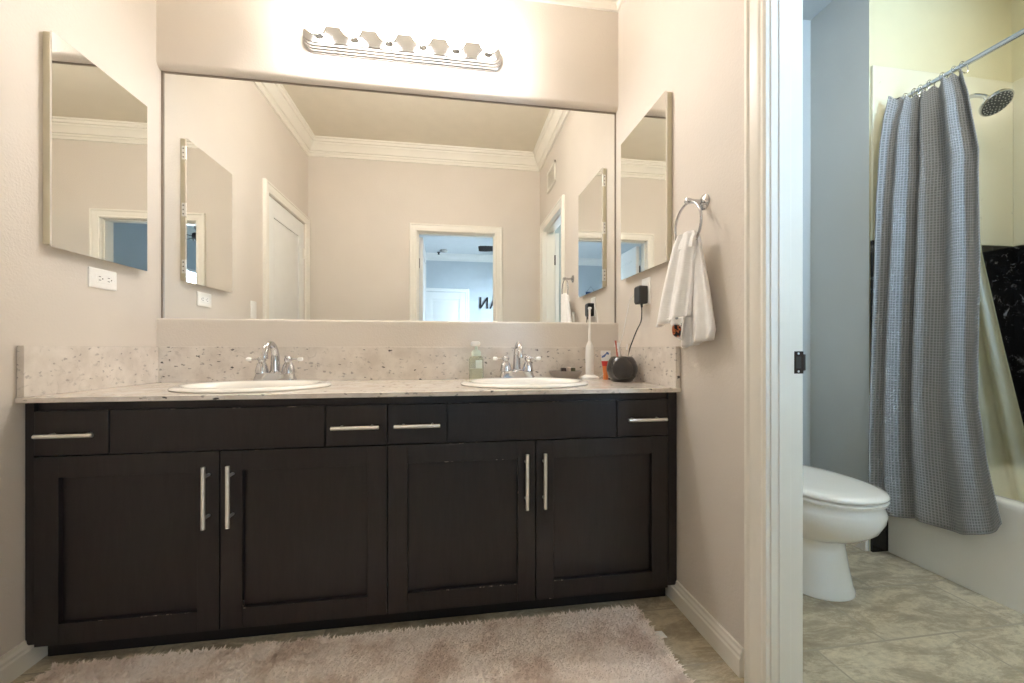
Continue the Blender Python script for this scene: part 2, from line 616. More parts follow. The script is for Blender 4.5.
# wall behind the camera, with the bedroom doorway
OX0, OX1 = -0.313, 0.400
b = MB()
b.box(XL, OX0 - 0.014, YB, YO, 0, CEIL); b.box(OX1 + 0.014, XR, YB, YO, 0, CEIL)
b.box(OX0 - 0.014, OX1 + 0.014, YB, YO, 2.04 + 0.014, CEIL)
b.done('wall_front', WALL, **S)

# crown moulding (out, height below the ceiling)
CR = [(0, -0.144), (0.012, -0.144), (0.014, -0.124), (0.020, -0.118), (0.022, -0.112), (0.018, -0.108), (0.018, -0.104), (0.030, -0.100),
      (0.038, -0.082), (0.052, -0.060), (0.060, -0.052), (0.062, -0.046), (0.057, -0.042), (0.057, -0.038), (0.070, -0.034), (0.074, -0.016), (0.084, -0.012), (0.085, 0.0), (0, 0)]
for k, (p0, p1, sd_) in enumerate((((XL, D, CEIL), (XR, D, CEIL), (0, -1, 0)), ((XL, YO, CEIL), (XR, YO, CEIL), (0, 1, 0)),
                                   ((XL, YO, CEIL), (XL, D, CEIL), (1, 0, 0)), ((XR, YO, CEIL), (XR, D, CEIL), (-1, 0, 0)))):
    MB().prism(CR, p0, p1, sd_, m0=1, m1=1).done('trim_%d' % (k + 1), TRIM, smooth=25, **S)
# baseboards
BB = [(0, 0), (0.016, 0), (0.016, 0.052), (0.013, 0.058), (0.013, 0.066), (0.008, 0.074), (0.007, 0.083), (0, 0.083)]
MB().prism(BB, (XL, DLY1 + 0.09, 0), (XL, 1.52, 0), (1, 0, 0)).done('baseboard_left', TRIM, smooth=25, **S)
MB().prism(BB, (XR, YJ + 0.098, 0), (XR, 1.52, 0), (-1, 0, 0)).done('baseboard_right', TRIM, smooth=25, **S)
b = MB()
b.prism(BB, (XL + 0.018, YO, 0), (OX0 - 0.085, YO, 0), (0, 1, 0)); b.prism(BB, (OX1 + 0.085, YO, 0), (XR - 0.018, YO, 0), (0, 1, 0))
b.done('baseboard_front', TRIM, smooth=25, **S)

# door casings: profile runs across the width (w) and out from the wall
def casing(n, side, along, wallp, a0, a1, z1, wd, mat=TRIM):
    """three mitred legs round an opening a0..a1 on a wall; along = unit vector of the wall, side = outward normal"""
    al, sdv, wp = Vector(along), Vector(side), Vector(wallp)
    pr = [(0.004, 0), (0.004, 0.011), (0.012, 0.015), (0.022, 0.012), (0.030, 0.016), (wd * 0.72, 0.019), (wd * 0.80, 0.024), (wd - 0.004, 0.022), (wd, 0.014), (wd, 0)]
    b = MB()
    def pt(u, z, o):
        return wp + al * u + Vector((0, 0, z)) + sdv * o
    b.loft([[pt(a0 - q, 0, o) for q, o in pr], [pt(a0 - q, z1 + q, o) for q, o in pr],
            [pt(a1 + q, z1 + q, o) for q, o in pr], [pt(a1 + q, 0, o) for q, o in pr]])
    return b.done('trim_%d' % n, mat, smooth=25, **S)
casing(5, (-1, 0, 0), (0, 1, 0), (XR, 0, 0), YH, YJ, 2.04, 0.075)
casing(6, (0, 1, 0), (1, 0, 0), (0, YO, 0), OX0, OX1, 2.04, 0.074)
casing(7, (1, 0, 0), (0, 1, 0), (XL, 0, 0), DLY0, DLY1, DH, 0.074)
casing(8, (0, -1, 0), (1, 0, 0), (0, YB, 0), OX0, OX1, 2.04, 0.074)
casing(9, (1, 0, 0), (0, 1, 0), (XJ - 0.004, 0, 0), YH, YJ + 0.02, 2.06, 0.06)
# jamb linings with a stop strip
def jamb(n, x0, x1, y0, y1, z1, horizontal):
    b = MB()
    t_ = 0.014
    if horizontal:   # opening spans x
        b.box(x0 - t_, x0, y0, y1, 0, z1); b.box(x1, x1 + t_, y0, y1, 0, z1); b.box(x0 - t_, x1 + t_, y0, y1, z1, z1 + t_)
        m_ = lerp(y0, y1, 0.5)
        b.box(x0, x0 + 0.010, m_, m_ + 0.035, 0, z1); b.box(x1 - 0.010, x1, m_, m_ + 0.035, 0, z1); b.box(x0, x1, m_, m_ + 0.035, z1 - 0.010, z1)
    else:
        b.box(x0, x1, y0 - t_, y0, 0, z1); b.box(x0, x1, y1, y1 + t_, 0, z1); b.box(x0, x1, y0 - t_, y1 + t_, z1, z1 + t_)
        b.box(x0 + 0.022, x0 + 0.058, y0, y0 + 0.010, 0, z1); b.box(x0 + 0.022, x0 + 0.058, y1 - 0.003, y1, 0, z1); b.box(x0 + 0.022, x0 + 0.058, y0, y1, z1 - 0.010, z1)
    return b.done('trim_%d' % n, TRIM, bevel=0.0015, **S)
jamb(10, XR, XJ, YH, YJ, 2.04, False)
jamb(11, OX0, OX1, YB, YO, 2.04, True)

# ------------------------------------------------------------------ doors
def door(n, origin, rot, width, height, handle_u, hinge=BRONZE):
    """two-panel door; local x = width from the hinge, local y = thickness"""
    mtx = Matrix.Translation(Vector(origin)) @ Matrix.Rotation(rot, 4, 'Z')
    T = 0.035
    b = MB(mtx)
    st, zr = 0.105, [0.012, 0.22, 0.86, 1.0, height - 0.13, height]
    b.box(0, st, 0, T, zr[0], height); b.box(width - st, width, 0, T, zr[0], height)
    for z0, z1 in ((zr[0], zr[1]), (zr[2], zr[3]), (zr[4], zr[5])):
        b.box(st, width - st, 0, T, z0, z1)
    for z0, z1 in ((zr[1], zr[2]), (zr[3], zr[4])):
        b.box(st, width - st, 0.009, T - 0.009, z0, z1)
        for y0, y1, s in ((0.009, 0.003, 1), (T - 0.009, T - 0.003, 1)):
            r0 = [(st + 0.03, z0 + 0.03), (width - st - 0.03, z0 + 0.03), (width - st - 0.03, z1 - 0.03), (st + 0.03, z1 - 0.03)]
            r1 = [(st + 0.055, z0 + 0.055), (width - st - 0.055, z0 + 0.055), (width - st - 0.055, z1 - 0.055), (st + 0.055, z1 - 0.055)]
            b.loft([[(a, y0, c) for a, c in r0], [(a, y1, c) for a, c in r1]])
    d_ = b.done('door_%d' % n, DOORM, bevel=0.002, **S)
    if handle_u is not None:
        h = MB(mtx)
        for s in (-1, 1):
            y = 0 if s < 0 else T
            h.lathe([(0.026, 0), (0.026, 0.006), (0.010, 0.012), (0.010, 0.036), (0.024, 0.046), (0.026, 0.058), (0.016, 0.066)],
                    (handle_u, y, 0.95), (0, s, 0), 18)
        h.done('door_knob', BRONZE, d_)
    if hinge:
        for z in (0.25, 1.0, height - 0.25):
            h = MB(mtx)
            h.tube([(-0.004, -0.002, z - 0.045), (-0.004, -0.002, z + 0.045)], 0.006, 8)
            h.box(0.0, 0.028, -0.002, 0.0, z - 0.044, z + 0.044)
            h.done('hinge', hinge, d_)
    return d_
# left wall door (closed, set in the wall), bedroom door swung open, toilet room door swung open, far bedroom door
door(1, (XL - 0.004, DLY0 + 0.004, 0), PI / 2, DLY1 - DLY0 - 0.008, DH - 0.004, None, TRIM)
door(2, (OX0 + 0.004, YB - 0.034, 0), -PI / 2 - 0.02, 0.70, 2.03, 0.64)
door(3, (XJ + 0.012, YH - 0.004, 0), -1.35, 0.61, 2.03, 0.55)
door(4, (-0.468, BY0 + 0.003, 0), 0, 0.708, 2.0, 0.06)

# ------------------------------------------------------------------ toilet room shell
MB().box(XJ, XE + 0.12, BFY - 0.1, 2.12, TCEIL, TCEIL + 0.06).done('ceiling_bathroom', WALLB, **S)
MB().box(XJ - 0.004, XS, YT, 2.12, 0, TCEIL).done('wall_toilet_recess', WALLB, **S)
b = MB()
b.box(XS, XE, YA, 2.12, 0, TCEIL)
b.done('wall_shower_end', [CREAM, WALLB], **S)
o = bpy.data.objects['wall_shower_end']
for p in o.data.polygons:
    if p.normal.x < -0.9:
        p.material_index = 1
MB().box(XE, XE + 0.12, BFY - 0.1, 2.12, 0, TCEIL).done('wall_shower_side', CREAM, **S)
MB().box(XA, XE, -0.02, 0.09, 0, TCEIL).done('wall_shower_foot', CREAM, **S)
b = MB()
b.box(XJ - 0.004, VX0, BFY - 0.1, BFY, 0, TCEIL); b.box(VX1, XE, BFY - 0.1, BFY, 0, TCEIL)
b.box(VX0, VX1, BFY - 0.1, BFY, 0, VZ0); b.box(VX0, VX1, BFY - 0.1, BFY, VZ1, TCEIL)
b.box(XR, XJ - 0.004, BFY - 0.1, YB, 0, TCEIL)
b.done('wall_bathroom_front', WALLB, **S)
TY = YA - 0.012
b = MB(); b.box(XS + 0.006, XE, TY, YA, 0, 1.463); b.box(XE - 0.012, XE, 0.09, TY, 0, 1.463)
b.done('trim_12', BLACKT, bevel=0.002, **S)
b = MB(); b.box(XS + 0.006, XE, TY, YA, 1.465, 2.285); b.box(XE - 0.012, XE, 0.09, TY, 1.465, 2.285)
b.done('trim_13', WHITET, bevel=0.002, **S)
MB().prism(BB, (XS, YA + 0.004, 0), (XS, YT, 0), (-1, 0, 0)).done('baseboard_recess', TRIM, smooth=25, **S)

# ------------------------------------------------------------------ bedroom shell (seen in the mirrors)
b = MB()
b.box(BX1, BX1 + 0.12, BY0, WY0, 0, BCEIL); b.box(BX1, BX1 + 0.12, WY1, BFY - 0.1, 0, BCEIL)
b.box(BX1, BX1 + 0.12, WY0, WY1, 0, WZ0); b.box(BX1, BX1 + 0.12, WY0, WY1, WZ1, BCEIL)
b.box(XR, BX1, BFY - 0.104, BFY - 0.1, 0, BCEIL); b.box(XR - 0.004, XR, BFY - 0.104, YB, 0, BCEIL)
b.done('wall_bedroom_right', BEDW, **S)
MB().box(BX0 - 0.12, BX1 + 0.12, BY0 - 0.12, BY0, 0, BCEIL).done('wall_bedroom_far', BEDW, **S)
MB().box(BX0 - 0.12, BX0, BY0, YB, 0, BCEIL).done('wall_bedroom_left', BEDW, **S)
b = MB()
b.box(BX0, XL - 0.12, YB, YB + 0.1, 0, BCEIL)
b.box(BX0, OX0 - 0.014, YB - 0.004, YB, 0, BCEIL); b.box(OX1 + 0.014, XR - 0.004, YB - 0.004, YB, 0, BCEIL)
b.box(OX0 - 0.014, OX1 + 0.014, YB - 0.004, YB, 2.054, BCEIL)
b.done('wall_bedroom_near', BEDW, **S)
b = MB(); b.box(BX0 - 0.12, BX1 + 0.12, BY0 - 0.12, BFY - 0.1, BCEIL, BCEIL + 0.06); b.box(BX0 - 0.12, XR, BFY - 0.1, YB, BCEIL, BCEIL + 0.06)
b.done('ceiling_bedroom', BEDC, **S)
CR2 = [(a * 0.95, c * 0.85) for a, c in CR]
MB().prism(CR2, (BX0, BY0, BCEIL), (BX1, BY0, BCEIL), (0, 1, 0), m0=1, m1=1).done('trim_14', DOORM, smooth=25, **S)
MB().prism(CR2, (BX0, BY0, BCEIL), (BX0, YB - 0.004, BCEIL), (1, 0, 0), m0=1, m1=1).done('trim_15', DOORM, smooth=25, **S)
MB().prism(CR2, (BX1, BY0, BCEIL), (BX1, BFY - 0.104, BCEIL), (-1, 0, 0), m0=1, m1=1).done('trim_16', DOORM, smooth=25, **S)
casing(17, (0, 1, 0), (1, 0, 0), (0, BY0, 0), -0.472, 0.244, 2.006, 0.07, DOORM)
# windows with blinds: local u runs along the wall, o goes outdoors
def window(n, P, w, z0, z1, tilt):
    """P(u, o, z) -> world point; blinds hang on the room side"""
    def bx(b, u0, u1, o0, o1, za, zb):
        b.loft([[P(u0, o0, za), P(u1, o0, za), P(u1, o1, za), P(u0, o1, za)], [P(u0, o0, zb), P(u1, o0, zb), P(u1, o1, zb), P(u0, o1, zb)]])
    b = MB()
    for u0, u1, za, zb in ((0, 0.05, z0, z1), (w - 0.05, w, z0, z1), (0, w, z0, z0 + 0.05), (0, w, z1 - 0.05, z1)):
        bx(b, u0, u1, 0.05, 0.09, za, zb)
    wn = b.done('window_%d' % n, DOORM, bevel=0.003, **S)
    b = MB(); bx(b, 0.05, w - 0.05, 0.068, 0.074, z0 + 0.05, z1 - 0.05)
    b.done('pane', WINGLASS, wn)
    b = MB()
    c, sn = 0.023 * math.cos(tilt), 0.023 * math.sin(tilt)
    z = z0 + 0.04
    while z < z1 - 0.06:
        b.loft([[P(u, 0.02 + c, z - sn), P(u, 0.02, z + 0.002), P(u, 0.02 - c, z + sn), P(u, 0.02 - c, z + sn + 0.0014), P(u, 0.02, z + 0.0034), P(u, 0.02 + c, z - sn + 0.0014)] for u in (0.015, w - 0.015)])
        z += 0.050
    bx(b, 0.008, w - 0.008, 0.0, 0.044, z1 - 0.045, z1 - 0.005)
    b.done('window_blind', DOORM, wn)
window(1, lambda u, o, z: (BX1 + o, WY0 + u, z), WY1 - WY0, WZ0, WZ1, math.radians(-4))
window(2, lambda u, o, z: (VX0 + u, BFY - o, z), VX1 - VX0, VZ0, VZ1, math.radians(28))

# ------------------------------------------------------------------ vanity cabinets
FY, DY = 1.410, 1.392        # face frame front, door fronts
def shaker(b, x0, x1, z0, z1, st=0.063):
    """door: four flat frame members round a recessed panel, worn arrises along the recess"""
    y0, y1 = DY, FY - 0.001
    b.box(x0, x0 + st, y0, y1, z0, z1); b.box(x1 - st, x1, y0, y1, z0, z1)
    b.box(x0 + st, x1 - st, y0, y1, z0, z0 + st); b.box(x0 + st, x1 - st, y0, y1, z1 - st, z1)
    b.box(x0 + st, x1 - st, y0 + 0.0135, y1, z0 + st, z1 - st)
def worn_lines(b, segs):
    """chipped arris slivers: (x0, x1, z0, z1)"""
    for x0, x1, z0, z1 in segs:
        b.box(x0, x1, DY - 0.0006, DY + 0.002, z0, z1, 1)
def pull(parent, c, vertical, L=0.150):
    b = MB()
    cx, cz = c
    y = DY - 0.031
    if vertical:
        b.tube([(cx, y, cz - L * 0.645), (cx, y, cz + L * 0.645)], 0.0062, 12)
        for s in (-1, 1):
            b.tube([(cx, y, cz + s * 0.064), (cx, DY + 0.001, cz + s * 0.064)], 0.0048, 10)
    else:
        b.tube([(cx - L / 2, y, cz), (cx + L / 2, y, cz)], 0.0062, 12)
        for s in (-1, 1):
            b.tube([(cx + s * 0.048, y, cz), (cx + s * 0.048, DY + 0.001, cz)], 0.0048, 10)
    return b.done('handle', NICKEL, parent, bevel=0.001, label='brushed nickel bar handle')
def cabinet(x0, x1, label, fill0, fill1, xs, dr, chips):
    t = thing('vanity_cabinet', ((x0 + x1) / 2, 1.67, 0), label, 'cabinet', 'bathroom vanity cabinets')
    b = MB()
    b.box(x0, x1, FY, 1.935, 0.064, 0.158); b.box(x0, x0 + 0.018, FY, 1.935, 0.158, 0.792); b.box(x1 - 0.018, x1, FY, 1.935, 0.158, 0.792)
    b.box(x0 + 0.018, x1 - 0.018, FY, FY + 0.02, 0.560, 0.792); b.box(x0 + 0.018, x1 - 0.018, FY, FY + 0.02, 0.158, 0.56)
    b.box(x0 + 0.018, x1 - 0.018, 1.92, 1.935, 0.158, 0.792)
    if fill0:
        b.box(x0 - 0.002, xs[0] - 0.001, FY - 0.014, FY, 0.068, 0.790)
    if fill1:
        b.box(xs[4] + 0.002, x1 + 0.002, FY - 0.014, FY, 0.068, 0.790)
    b.done('cabinet_box', ESP, t, bevel=0.001)
    MB().box(x0 + (0.018 if fill0 else 0), x1 - (0.018 if fill1 else 0), 1.441, 1.46, 0.0, 0.064).done('toe_kick', TOEM, t)
    G = 0.0022
    doors = []
    for (a, c), hx in zip(((xs[0], xs[2]), (xs[2], xs[4])), dr['door_handles']):
        b = MB()
        shaker(b, a + G, c - G, 0.063, 0.6285)
        worn_lines(b, [s for s in chips if a - 0.001 <= s[0] and s[1] <= c + 0.001 and s[2] < 0.63])
        d_ = b.done('door', [ESP, ESPW], t, bevel=0.0012)
        pull(d_, (hx, 0.492), True)
    for kind, a, c, hx in dr['drawers']:
        b = MB()
        b.box(a + G, c - G, DY, FY - 0.001, 0.6325, 0.7655)
        worn_lines(b, [s for s in chips if a - 0.001 <= s[0] and s[1] <= c + 0.001 and s[2] > 0.63])
        d_ = b.done(kind, [ESP, ESPW], t, bevel=0.0012)
        if hx is not None:
            pull(d_, (hx, 0.696), False)
    return t
chipsL = [(-0.95, -0.5, 0.7645, 0.7658), (-0.78, -0.735, 0.6272, 0.6286), (-0.66, -0.28, 0.1248, 0.1266), (-1.16, -0.80, 0.1252, 0.1262), (-0.70, -0.50, 0.6275, 0.6286), (-0.66, -0.655, 0.13, 0.13 + 0.02)]
chipsR = [(0.0, 0.18, 0.7643, 0.7657), (0.22, 0.42, 0.7645, 0.7657), (-0.01, 0.27, 0.6268, 0.6286), (-0.03, 0.225, 0.5652, 0.5672), (-0.14, 0.225, 0.1244, 0.1268), (0.362, 0.72, 0.1246, 0.1264), (0.33, 0.36, 0.0632, 0.0650), (0.2295, 0.2312, 0.22, 0.50), (0.31, 0.5, 0.6272, 0.6284)]
MID = -0.2135
cabinet(-1.256, MID, 'dark espresso vanity cabinet on the left, against the wall with the white outlet', True, False,
        (-1.234, 0, -0.727, 0, MID), {'door_handles': (-0.758, -0.689),
        'drawers': (('drawer', -1.234, -1.035, -1.131), ('false_front', -1.035, -0.412, None), ('drawer', -0.412, MID, -0.3115))}, chipsL)
cabinet(MID, 0.8325, 'dark espresso vanity cabinet on the right with chipped door edges, under the soap bottle sink', False, True,
        (MID, 0, 0.294, 0, 0.799), {'door_handles': (0.258, 0.322),
        'drawers': (('drawer', MID, -0.015, -0.114), ('false_front', -0.015, 0.597, None), ('drawer', 0.597, 0.799, 0.702))}, chipsR)

# ------------------------------------------------------------------ countertop with oval cut-outs and splashes
SINKS = (-0.725, 0.297)
SY = 1.622
top = thing('countertop', ((XL + XR) / 2, 1.65, 0.792), 'white speckled quartz countertop with backsplash along the mirror wall', 'countertop')
b = MB()
CY0, CY1, CZ0 = 1.368, D - 0.003, 0.7935
X0, X1 = XL + 0.002, XR - 0.002
bm = b.bm
edges = []
def loop(pts):
    vs_ = [bm.verts.new((x, y, ZC)) for x, y in pts]
    for i in range(len(vs_)):
        edges.append(bm.edges.new((vs_[i], vs_[(i + 1) % len(vs_)])))
loop([(X0, CY0), (X1, CY0), (X1, CY1), (X0, CY1)])
for sx in SINKS:
    loop(list(reversed(ellipse(sx, SY, 0.235, 0.185, 48))))
r = bmesh.ops.triangle_fill(bm, use_beauty=True, use_dissolve=False, edges=edges)
for f in [g for g in r['geom'] if isinstance(g, bmesh.types.BMFace)]:
    c = f.calc_center_median()
    if any(((c.x - sx) / 0.234) ** 2 + ((c.y - SY) / 0.184) ** 2 < 1 for sx in SINKS):
        bm.faces.remove(f)
ex = bmesh.ops.extrude_face_region(bm, geom=bm.faces[:])
for v in [g for g in ex['geom'] if isinstance(g, bmesh.types.BMVert)]:
    v.co.z = CZ0
b.done('slab', QUARTZ, top, bevel=0.0025)
MB().box(X0 + 0.019, X1 - 0.019, D - 0.020, D - 0.001, ZC, 0.9635).done('backsplash', QUARTZ, top, bevel=0.0015)
MB().box(X0, X0 + 0.019, 1.374, D - 0.001, ZC, 0.9625).done('side_splash', QUARTZ, top, bevel=0.0015)
MB().box(X1 - 0.019, X1, 1.374, D - 0.001, ZC, 0.9625).done('side_splash', QUARTZ, top, bevel=0.0015)

# ------------------------------------------------------------------ sinks and faucets
def make_sink(sx):
    t = thing('sink', (sx, SY, ZC), 'white oval drop-in sink at the left of the countertop, under the left faucet', 'sink', 'drop-in bathroom sinks')
    rings = []
    for a, bb, dy, z in ((0.236, 0.190, 0, ZC + 0.0008), (0.262, 0.214, 0, ZC + 0.0008), (0.264, 0.216, 0, ZC + 0.004), (0.261, 0.213, 0, ZC + 0.009), (0.250, 0.203, 0, ZC + 0.0135),
                         (0.236, 0.190, -0.002, ZC + 0.015), (0.222, 0.160, -0.020, ZC + 0.0135), (0.214, 0.150, -0.022, ZC + 0.008), (0.206, 0.142, -0.022, ZC - 0.012),
                         (0.190, 0.128, -0.020, ZC - 0.06), (0.150, 0.100, -0.016, ZC - 0.105), (0.09, 0.06, -0.012, ZC - 0.125), (0.024, 0.024, -0.010, ZC - 0.130)):
        rings.append([(x, y, z) for x, y in ellipse(sx, SY + dy, a, bb, 56)])
    und = []
    for a, bb, dy, z in ((0.024, 0.024, -0.010, ZC - 0.138), (0.095, 0.065, -0.012, ZC - 0.133), (0.158, 0.108, -0.016, ZC - 0.112), (0.198, 0.136, -0.020, ZC - 0.064), (0.214, 0.150, -0.020, ZC - 0.012), (0.232, 0.182, 0, ZC - 0.003)):
        und.append([(x, y, z) for x, y in ellipse(sx, SY + dy, a, bb, 56)])
    MB().loft(rings + und, cap=False).done('basin', PORC, t, smooth=60)
    MB().lathe([(0.0005, -0.1345), (0.023, -0.1345), (0.026, -0.129), (0.022, -0.127), (0.016, -0.131), (0.0005, -0.1305)], (sx, SY - 0.010, ZC), cap=False).done('drain', CHROME, t, label='chrome drain')
    return t
sink0 = make_sink(SINKS[0])
s1 = copy_tree(sink0)
s1.location.x = SINKS[1]
s1['label'] = 'white oval drop-in sink at the right, beside the soap bottle and soap dish'

FZ = ZC + 0.0142
def make_faucet(fx, fy):
    t = thing('faucet', (fx, fy, FZ), 'chrome two-handle faucet on the left sink', 'faucet', 'chrome vanity faucets')
    rings = []
    for a, bb, z in ((0.080, 0.028, 0), (0.080, 0.028, 0.006), (0.077, 0.026, 0.010), (0.073, 0.024, 0.026), (0.069, 0.021, 0.031)):
        rings.append([(fx + x, fy + y, FZ + z) for x, y in rrect(-a, a, -bb, bb, 0.02)])
    MB().loft(rings).done('base', CHROME, t, smooth=40)
    pts = [(fx, fy, FZ + 0.027), (fx, fy + 0.001, FZ + 0.075), (fx, fy - 0.003, FZ + 0.112), (fx, fy - 0.020, FZ + 0.140), (fx, fy - 0.046, FZ + 0.151),
           (fx, fy - 0.074, FZ + 0.142), (fx, fy - 0.092, FZ + 0.118), (fx, fy - 0.098, FZ + 0.100)]
    pp = smoothpath(pts, 6)
    n = len(pp)
    MB().tube(pp, [lerp(0.0185, 0.0105, min(1, 1.5 * i / n)) for i in range(n)], 16).lathe([(0.024, 0.026), (0.022, 0.034), (0.019, 0.038)], (fx, fy, FZ)).lathe(
        [(0.0125, -0.004), (0.0135, 0.008), (0.0115, 0.014)], (fx, fy - 0.098, FZ + 0.094)).done('spout', CHROME, t, smooth=50)
    for s in (-1, 1):
        hx = fx + s * 0.051
        h = MB().lathe([(0.026, 0.030), (0.0255, 0.036), (0.0235, 0.046), (0.021, 0.058), (0.016, 0.069), (0.0125, 0.075), (0.015, 0.080), (0.0165, 0.087), (0.013, 0.095), (0.005, 0.099)], (hx, fy, FZ), seg=20)
        h.tube(smoothpath([(hx, fy, FZ + 0.084), (hx + s * 0.018, fy - 0.002, FZ + 0.088), (hx + s * 0.040, fy - 0.004, FZ + 0.086)], 4), 0.0045, 10)
        hd = h.done('handle', CHROME, t, smooth=45)
        MB().lathe([(0.0045, 0), (0.0075, 0.004), (0.0085, 0.014), (0.0065, 0.020)], (hx + s * 0.038, fy - 0.004, FZ + 0.086), (s, 0, 0.04), 12).done('lever_tip', PLASTIC, hd, label='white lever tip')
    return t
f0 = make_faucet(SINKS[0] - 0.005, 1.803)
f1 = copy_tree(f0)
f1.location.x = SINKS[1] - 0.004
f1['label'] = 'chrome two-handle faucet on the right sink, beside the soap bottle'

# ------------------------------------------------------------------ big mirror
mir = thing('wall_mirror', ((XL + XR) / 2, M, ZL), 'wide frameless mirror recessed over the countertop, reflecting the doorways', 'mirror')
MB().box(XL + 0.004, XR - 0.003, M, M + 0.005, ZL - 0.0, ZU - 0.0).done('mirror_glass', MIRROR, mir, smooth=0)
b = MB()
for x0, x1, z0, z1 in ((XL + 0.001, XL + 0.009, ZL, ZU), (XR - 0.007, XR - 0.001, ZL, ZU), (XL + 0.001, XR - 0.001, ZU - 0.006, ZU - 0.0005)):
    b.box(x0, x1, M - 0.004, M + 0.004, z0, z1)
b.done('edge_channel', plain('mirror_channel', srgb(150, 138, 126), 0.4, 0.3), mir)

# ------------------------------------------------------------------ medicine cabinets on the side walls
MY0, MY1, MZ0, MZ1 = 1.450, 1.846, 1.277, 1.944
def medicine(sgn, wall, MY0, MZ0, MZ1, label):
    xw, xf = wall, wall + sgn * 0.027
    t = thing('medicine_cabinet', (wall, (MY0 + MY1) / 2, MZ0), label, 'cabinet', 'mirrored medicine cabinets')
    MB().box(min(xw, xf - sgn * 0.007), max(xw, xf - sgn * 0.007), MY0 + 0.002, MY1 - 0.0005, MZ0 + 0.008, MZ1 - 0.003).done('cabinet_box', CABBODY, t, bevel=0.001)
    MB().box(min(xf - sgn * 0.006, xf), max(xf - sgn * 0.006, xf), MY0, MY1, MZ0, MZ1).done('mirror_door', MIRROR, t, smooth=0, bevel=0.0)
    for z in (MZ0 + 0.07, (MZ0 + MZ1) / 2, MZ1 - 0.07):
        b = MB()
        x0, x1 = sorted((xw + sgn * 0.006, xf - sgn * 0.001))
        b.box(x0, x1, MY1 - 0.0005, MY1 + 0.001, z - 0.032, z + 0.032)
        b.tube([(xf - sgn * 0.004, MY1 + 0.001, z - 0.032), (xf - sgn * 0.004, MY1 + 0.001, z + 0.032)], 0.003, 8)
        h = b.done('hinge', NICKEL, t)
        for q in (-0.02, 0, 0.02):
            MB().lathe([(0.003, 0), (0.003, 0.001)], (xw + sgn * 0.013, MY1 + 0.0009, z + q), (0, 1, 0), 8).done('screw', SLOT, h)
    return t
medicine(1, XL, 1.450, 1.272, 1.947, 'mirrored medicine cabinet on the left wall above the white outlet')
medicine(-1, XR, 1.433, 1.288, 1.946, 'mirrored medicine cabinet on the right wall above the black charger')

# ------------------------------------------------------------------ vanity light bar
LX0, LX1, LZ = -0.668, 0.244, 2.352
LY = D
vl = thing('vanity_light', ((LX0 + LX1) / 2, D, LZ), 'chrome six-bulb light bar on the wall above the mirror', 'light')
b = MB()
rings = []
for g, y in ((0.0, 0.0), (0.0, 0.010), (0.004, 0.013), (0.005, 0.022), (0.009, 0.025), (0.010, 0.034), (0.014, 0.037), (0.015, 0.050), (0.018, 0.054)):
    rings.append([(x, D - y, z) for x, z in rrect(LX0 + g, LX1 - g, LZ - 0.054 + g, LZ + 0.054 - g, 0.05, 8)])
b.loft(rings)
b.done('back_plate', plain('polished_bar', (0.50, 0.50, 0.51, 1), 0.14, 1.0, var=0.02), vl, smooth=30)
for k in range(6):
    bx = lerp(-0.583, 0.169, k / 5) * 1.0
    s = MB().lathe([(0.026, 0.053), (0.024, 0.060), (0.018, 0.070), (0.0165, 0.080)], (bx, D, LZ), (0, -1, 0), 20).done('bulb_socket', CHROME, vl, smooth=40)
    prof_ = [(0.0135, 0.078), (0.0150, 0.084)] + [(0.0455 * math.sin(a), 0.128 - 0.0455 * math.cos(a)) for a in [math.radians(22 + q * 158 / 14) for q in range(15)]]
    MB().lathe(prof_, (bx, D, LZ), (0, -1, 0), 24).done('light_bulb', BULB, vl, smooth=60, label='lit white globe bulb')

# ------------------------------------------------------------------ electrical plates
def plate_x(name, wall, sgn, y0, y1, z0, z1, label, cat, kind):
    t = thing(name, (wall, (y0 + y1) / 2, z0), label, cat)
    MB().loft([[(wall, y, z) for y, z in rrect(y0, y1, z0, z1, 0.003, 3)], [(wall + sgn * 0.004, y, z) for y, z in rrect(y0, y1, z0, z1, 0.003, 3)],
               [(wall + sgn * 0.0065, y, z) for y, z in rrect(y0 + 0.004, y1 - 0.004, z0 + 0.004, z1 - 0.004, 0.003, 3)]]).done('cover_plate', PLASTIC, t, smooth=40)
    yc, zc = (y0 + y1) / 2, (z0 + z1) / 2
    horiz = (y1 - y0) > (z1 - z0)
    a, c = (0.034, 0.0165) if horiz else (0.0165, 0.034)
    rec = MB()
    rec.box(min(wall, wall + sgn * 0.0075), max(wall, wall + sgn * 0.0075), yc - a, yc + a, zc - c, zc + c)
    rc = rec.done('rocker' if kind == 'switch' else 'receptacle', PLASTIC, t, bevel=0.001)
    if kind == 'outlet':
        sl = MB()
        x0, x1 = sorted((wall + sgn * 0.0070, wall + sgn * 0.0079))
        for q in (-0.019, 0.019):
            for e in (-0.0062, 0.0062):
                if horiz:
                    sl.box(x0, x1, yc + q - 0.0045, yc + q + 0.0045, zc + e - 0.0011, zc + e + 0.0011)
                else:
                    sl.box(x0, x1, yc + e - 0.0011, yc + e + 0.0011, zc + q - 0.0045, zc + q + 0.0045)
            if horiz:
                sl.lathe([(0.0024, 0), (0.0024, 0.0009)], (wall + sgn * 0.0071, yc + q + (0.0115 if q > 0 else 0.0115), zc), (sgn, 0, 0), 10)
            else:
                sl.lathe([(0.0024, 0), (0.0024, 0.0009)], (wall + sgn * 0.0071, yc, zc + q - 0.0115), (sgn, 0, 0), 10)
        sl.done('slot', SLOT, rc)
        for e in (-1, 1):
            yy, zz = (yc + e * 0.048, zc) if horiz else (yc, zc + e * 0.048)
            MB().lathe([(0.003, 0), (0.003, 0.001)], (wall + sgn * 0.006, yy, zz), (sgn, 0, 0), 10).done('screw', NICKEL, t)
    return t
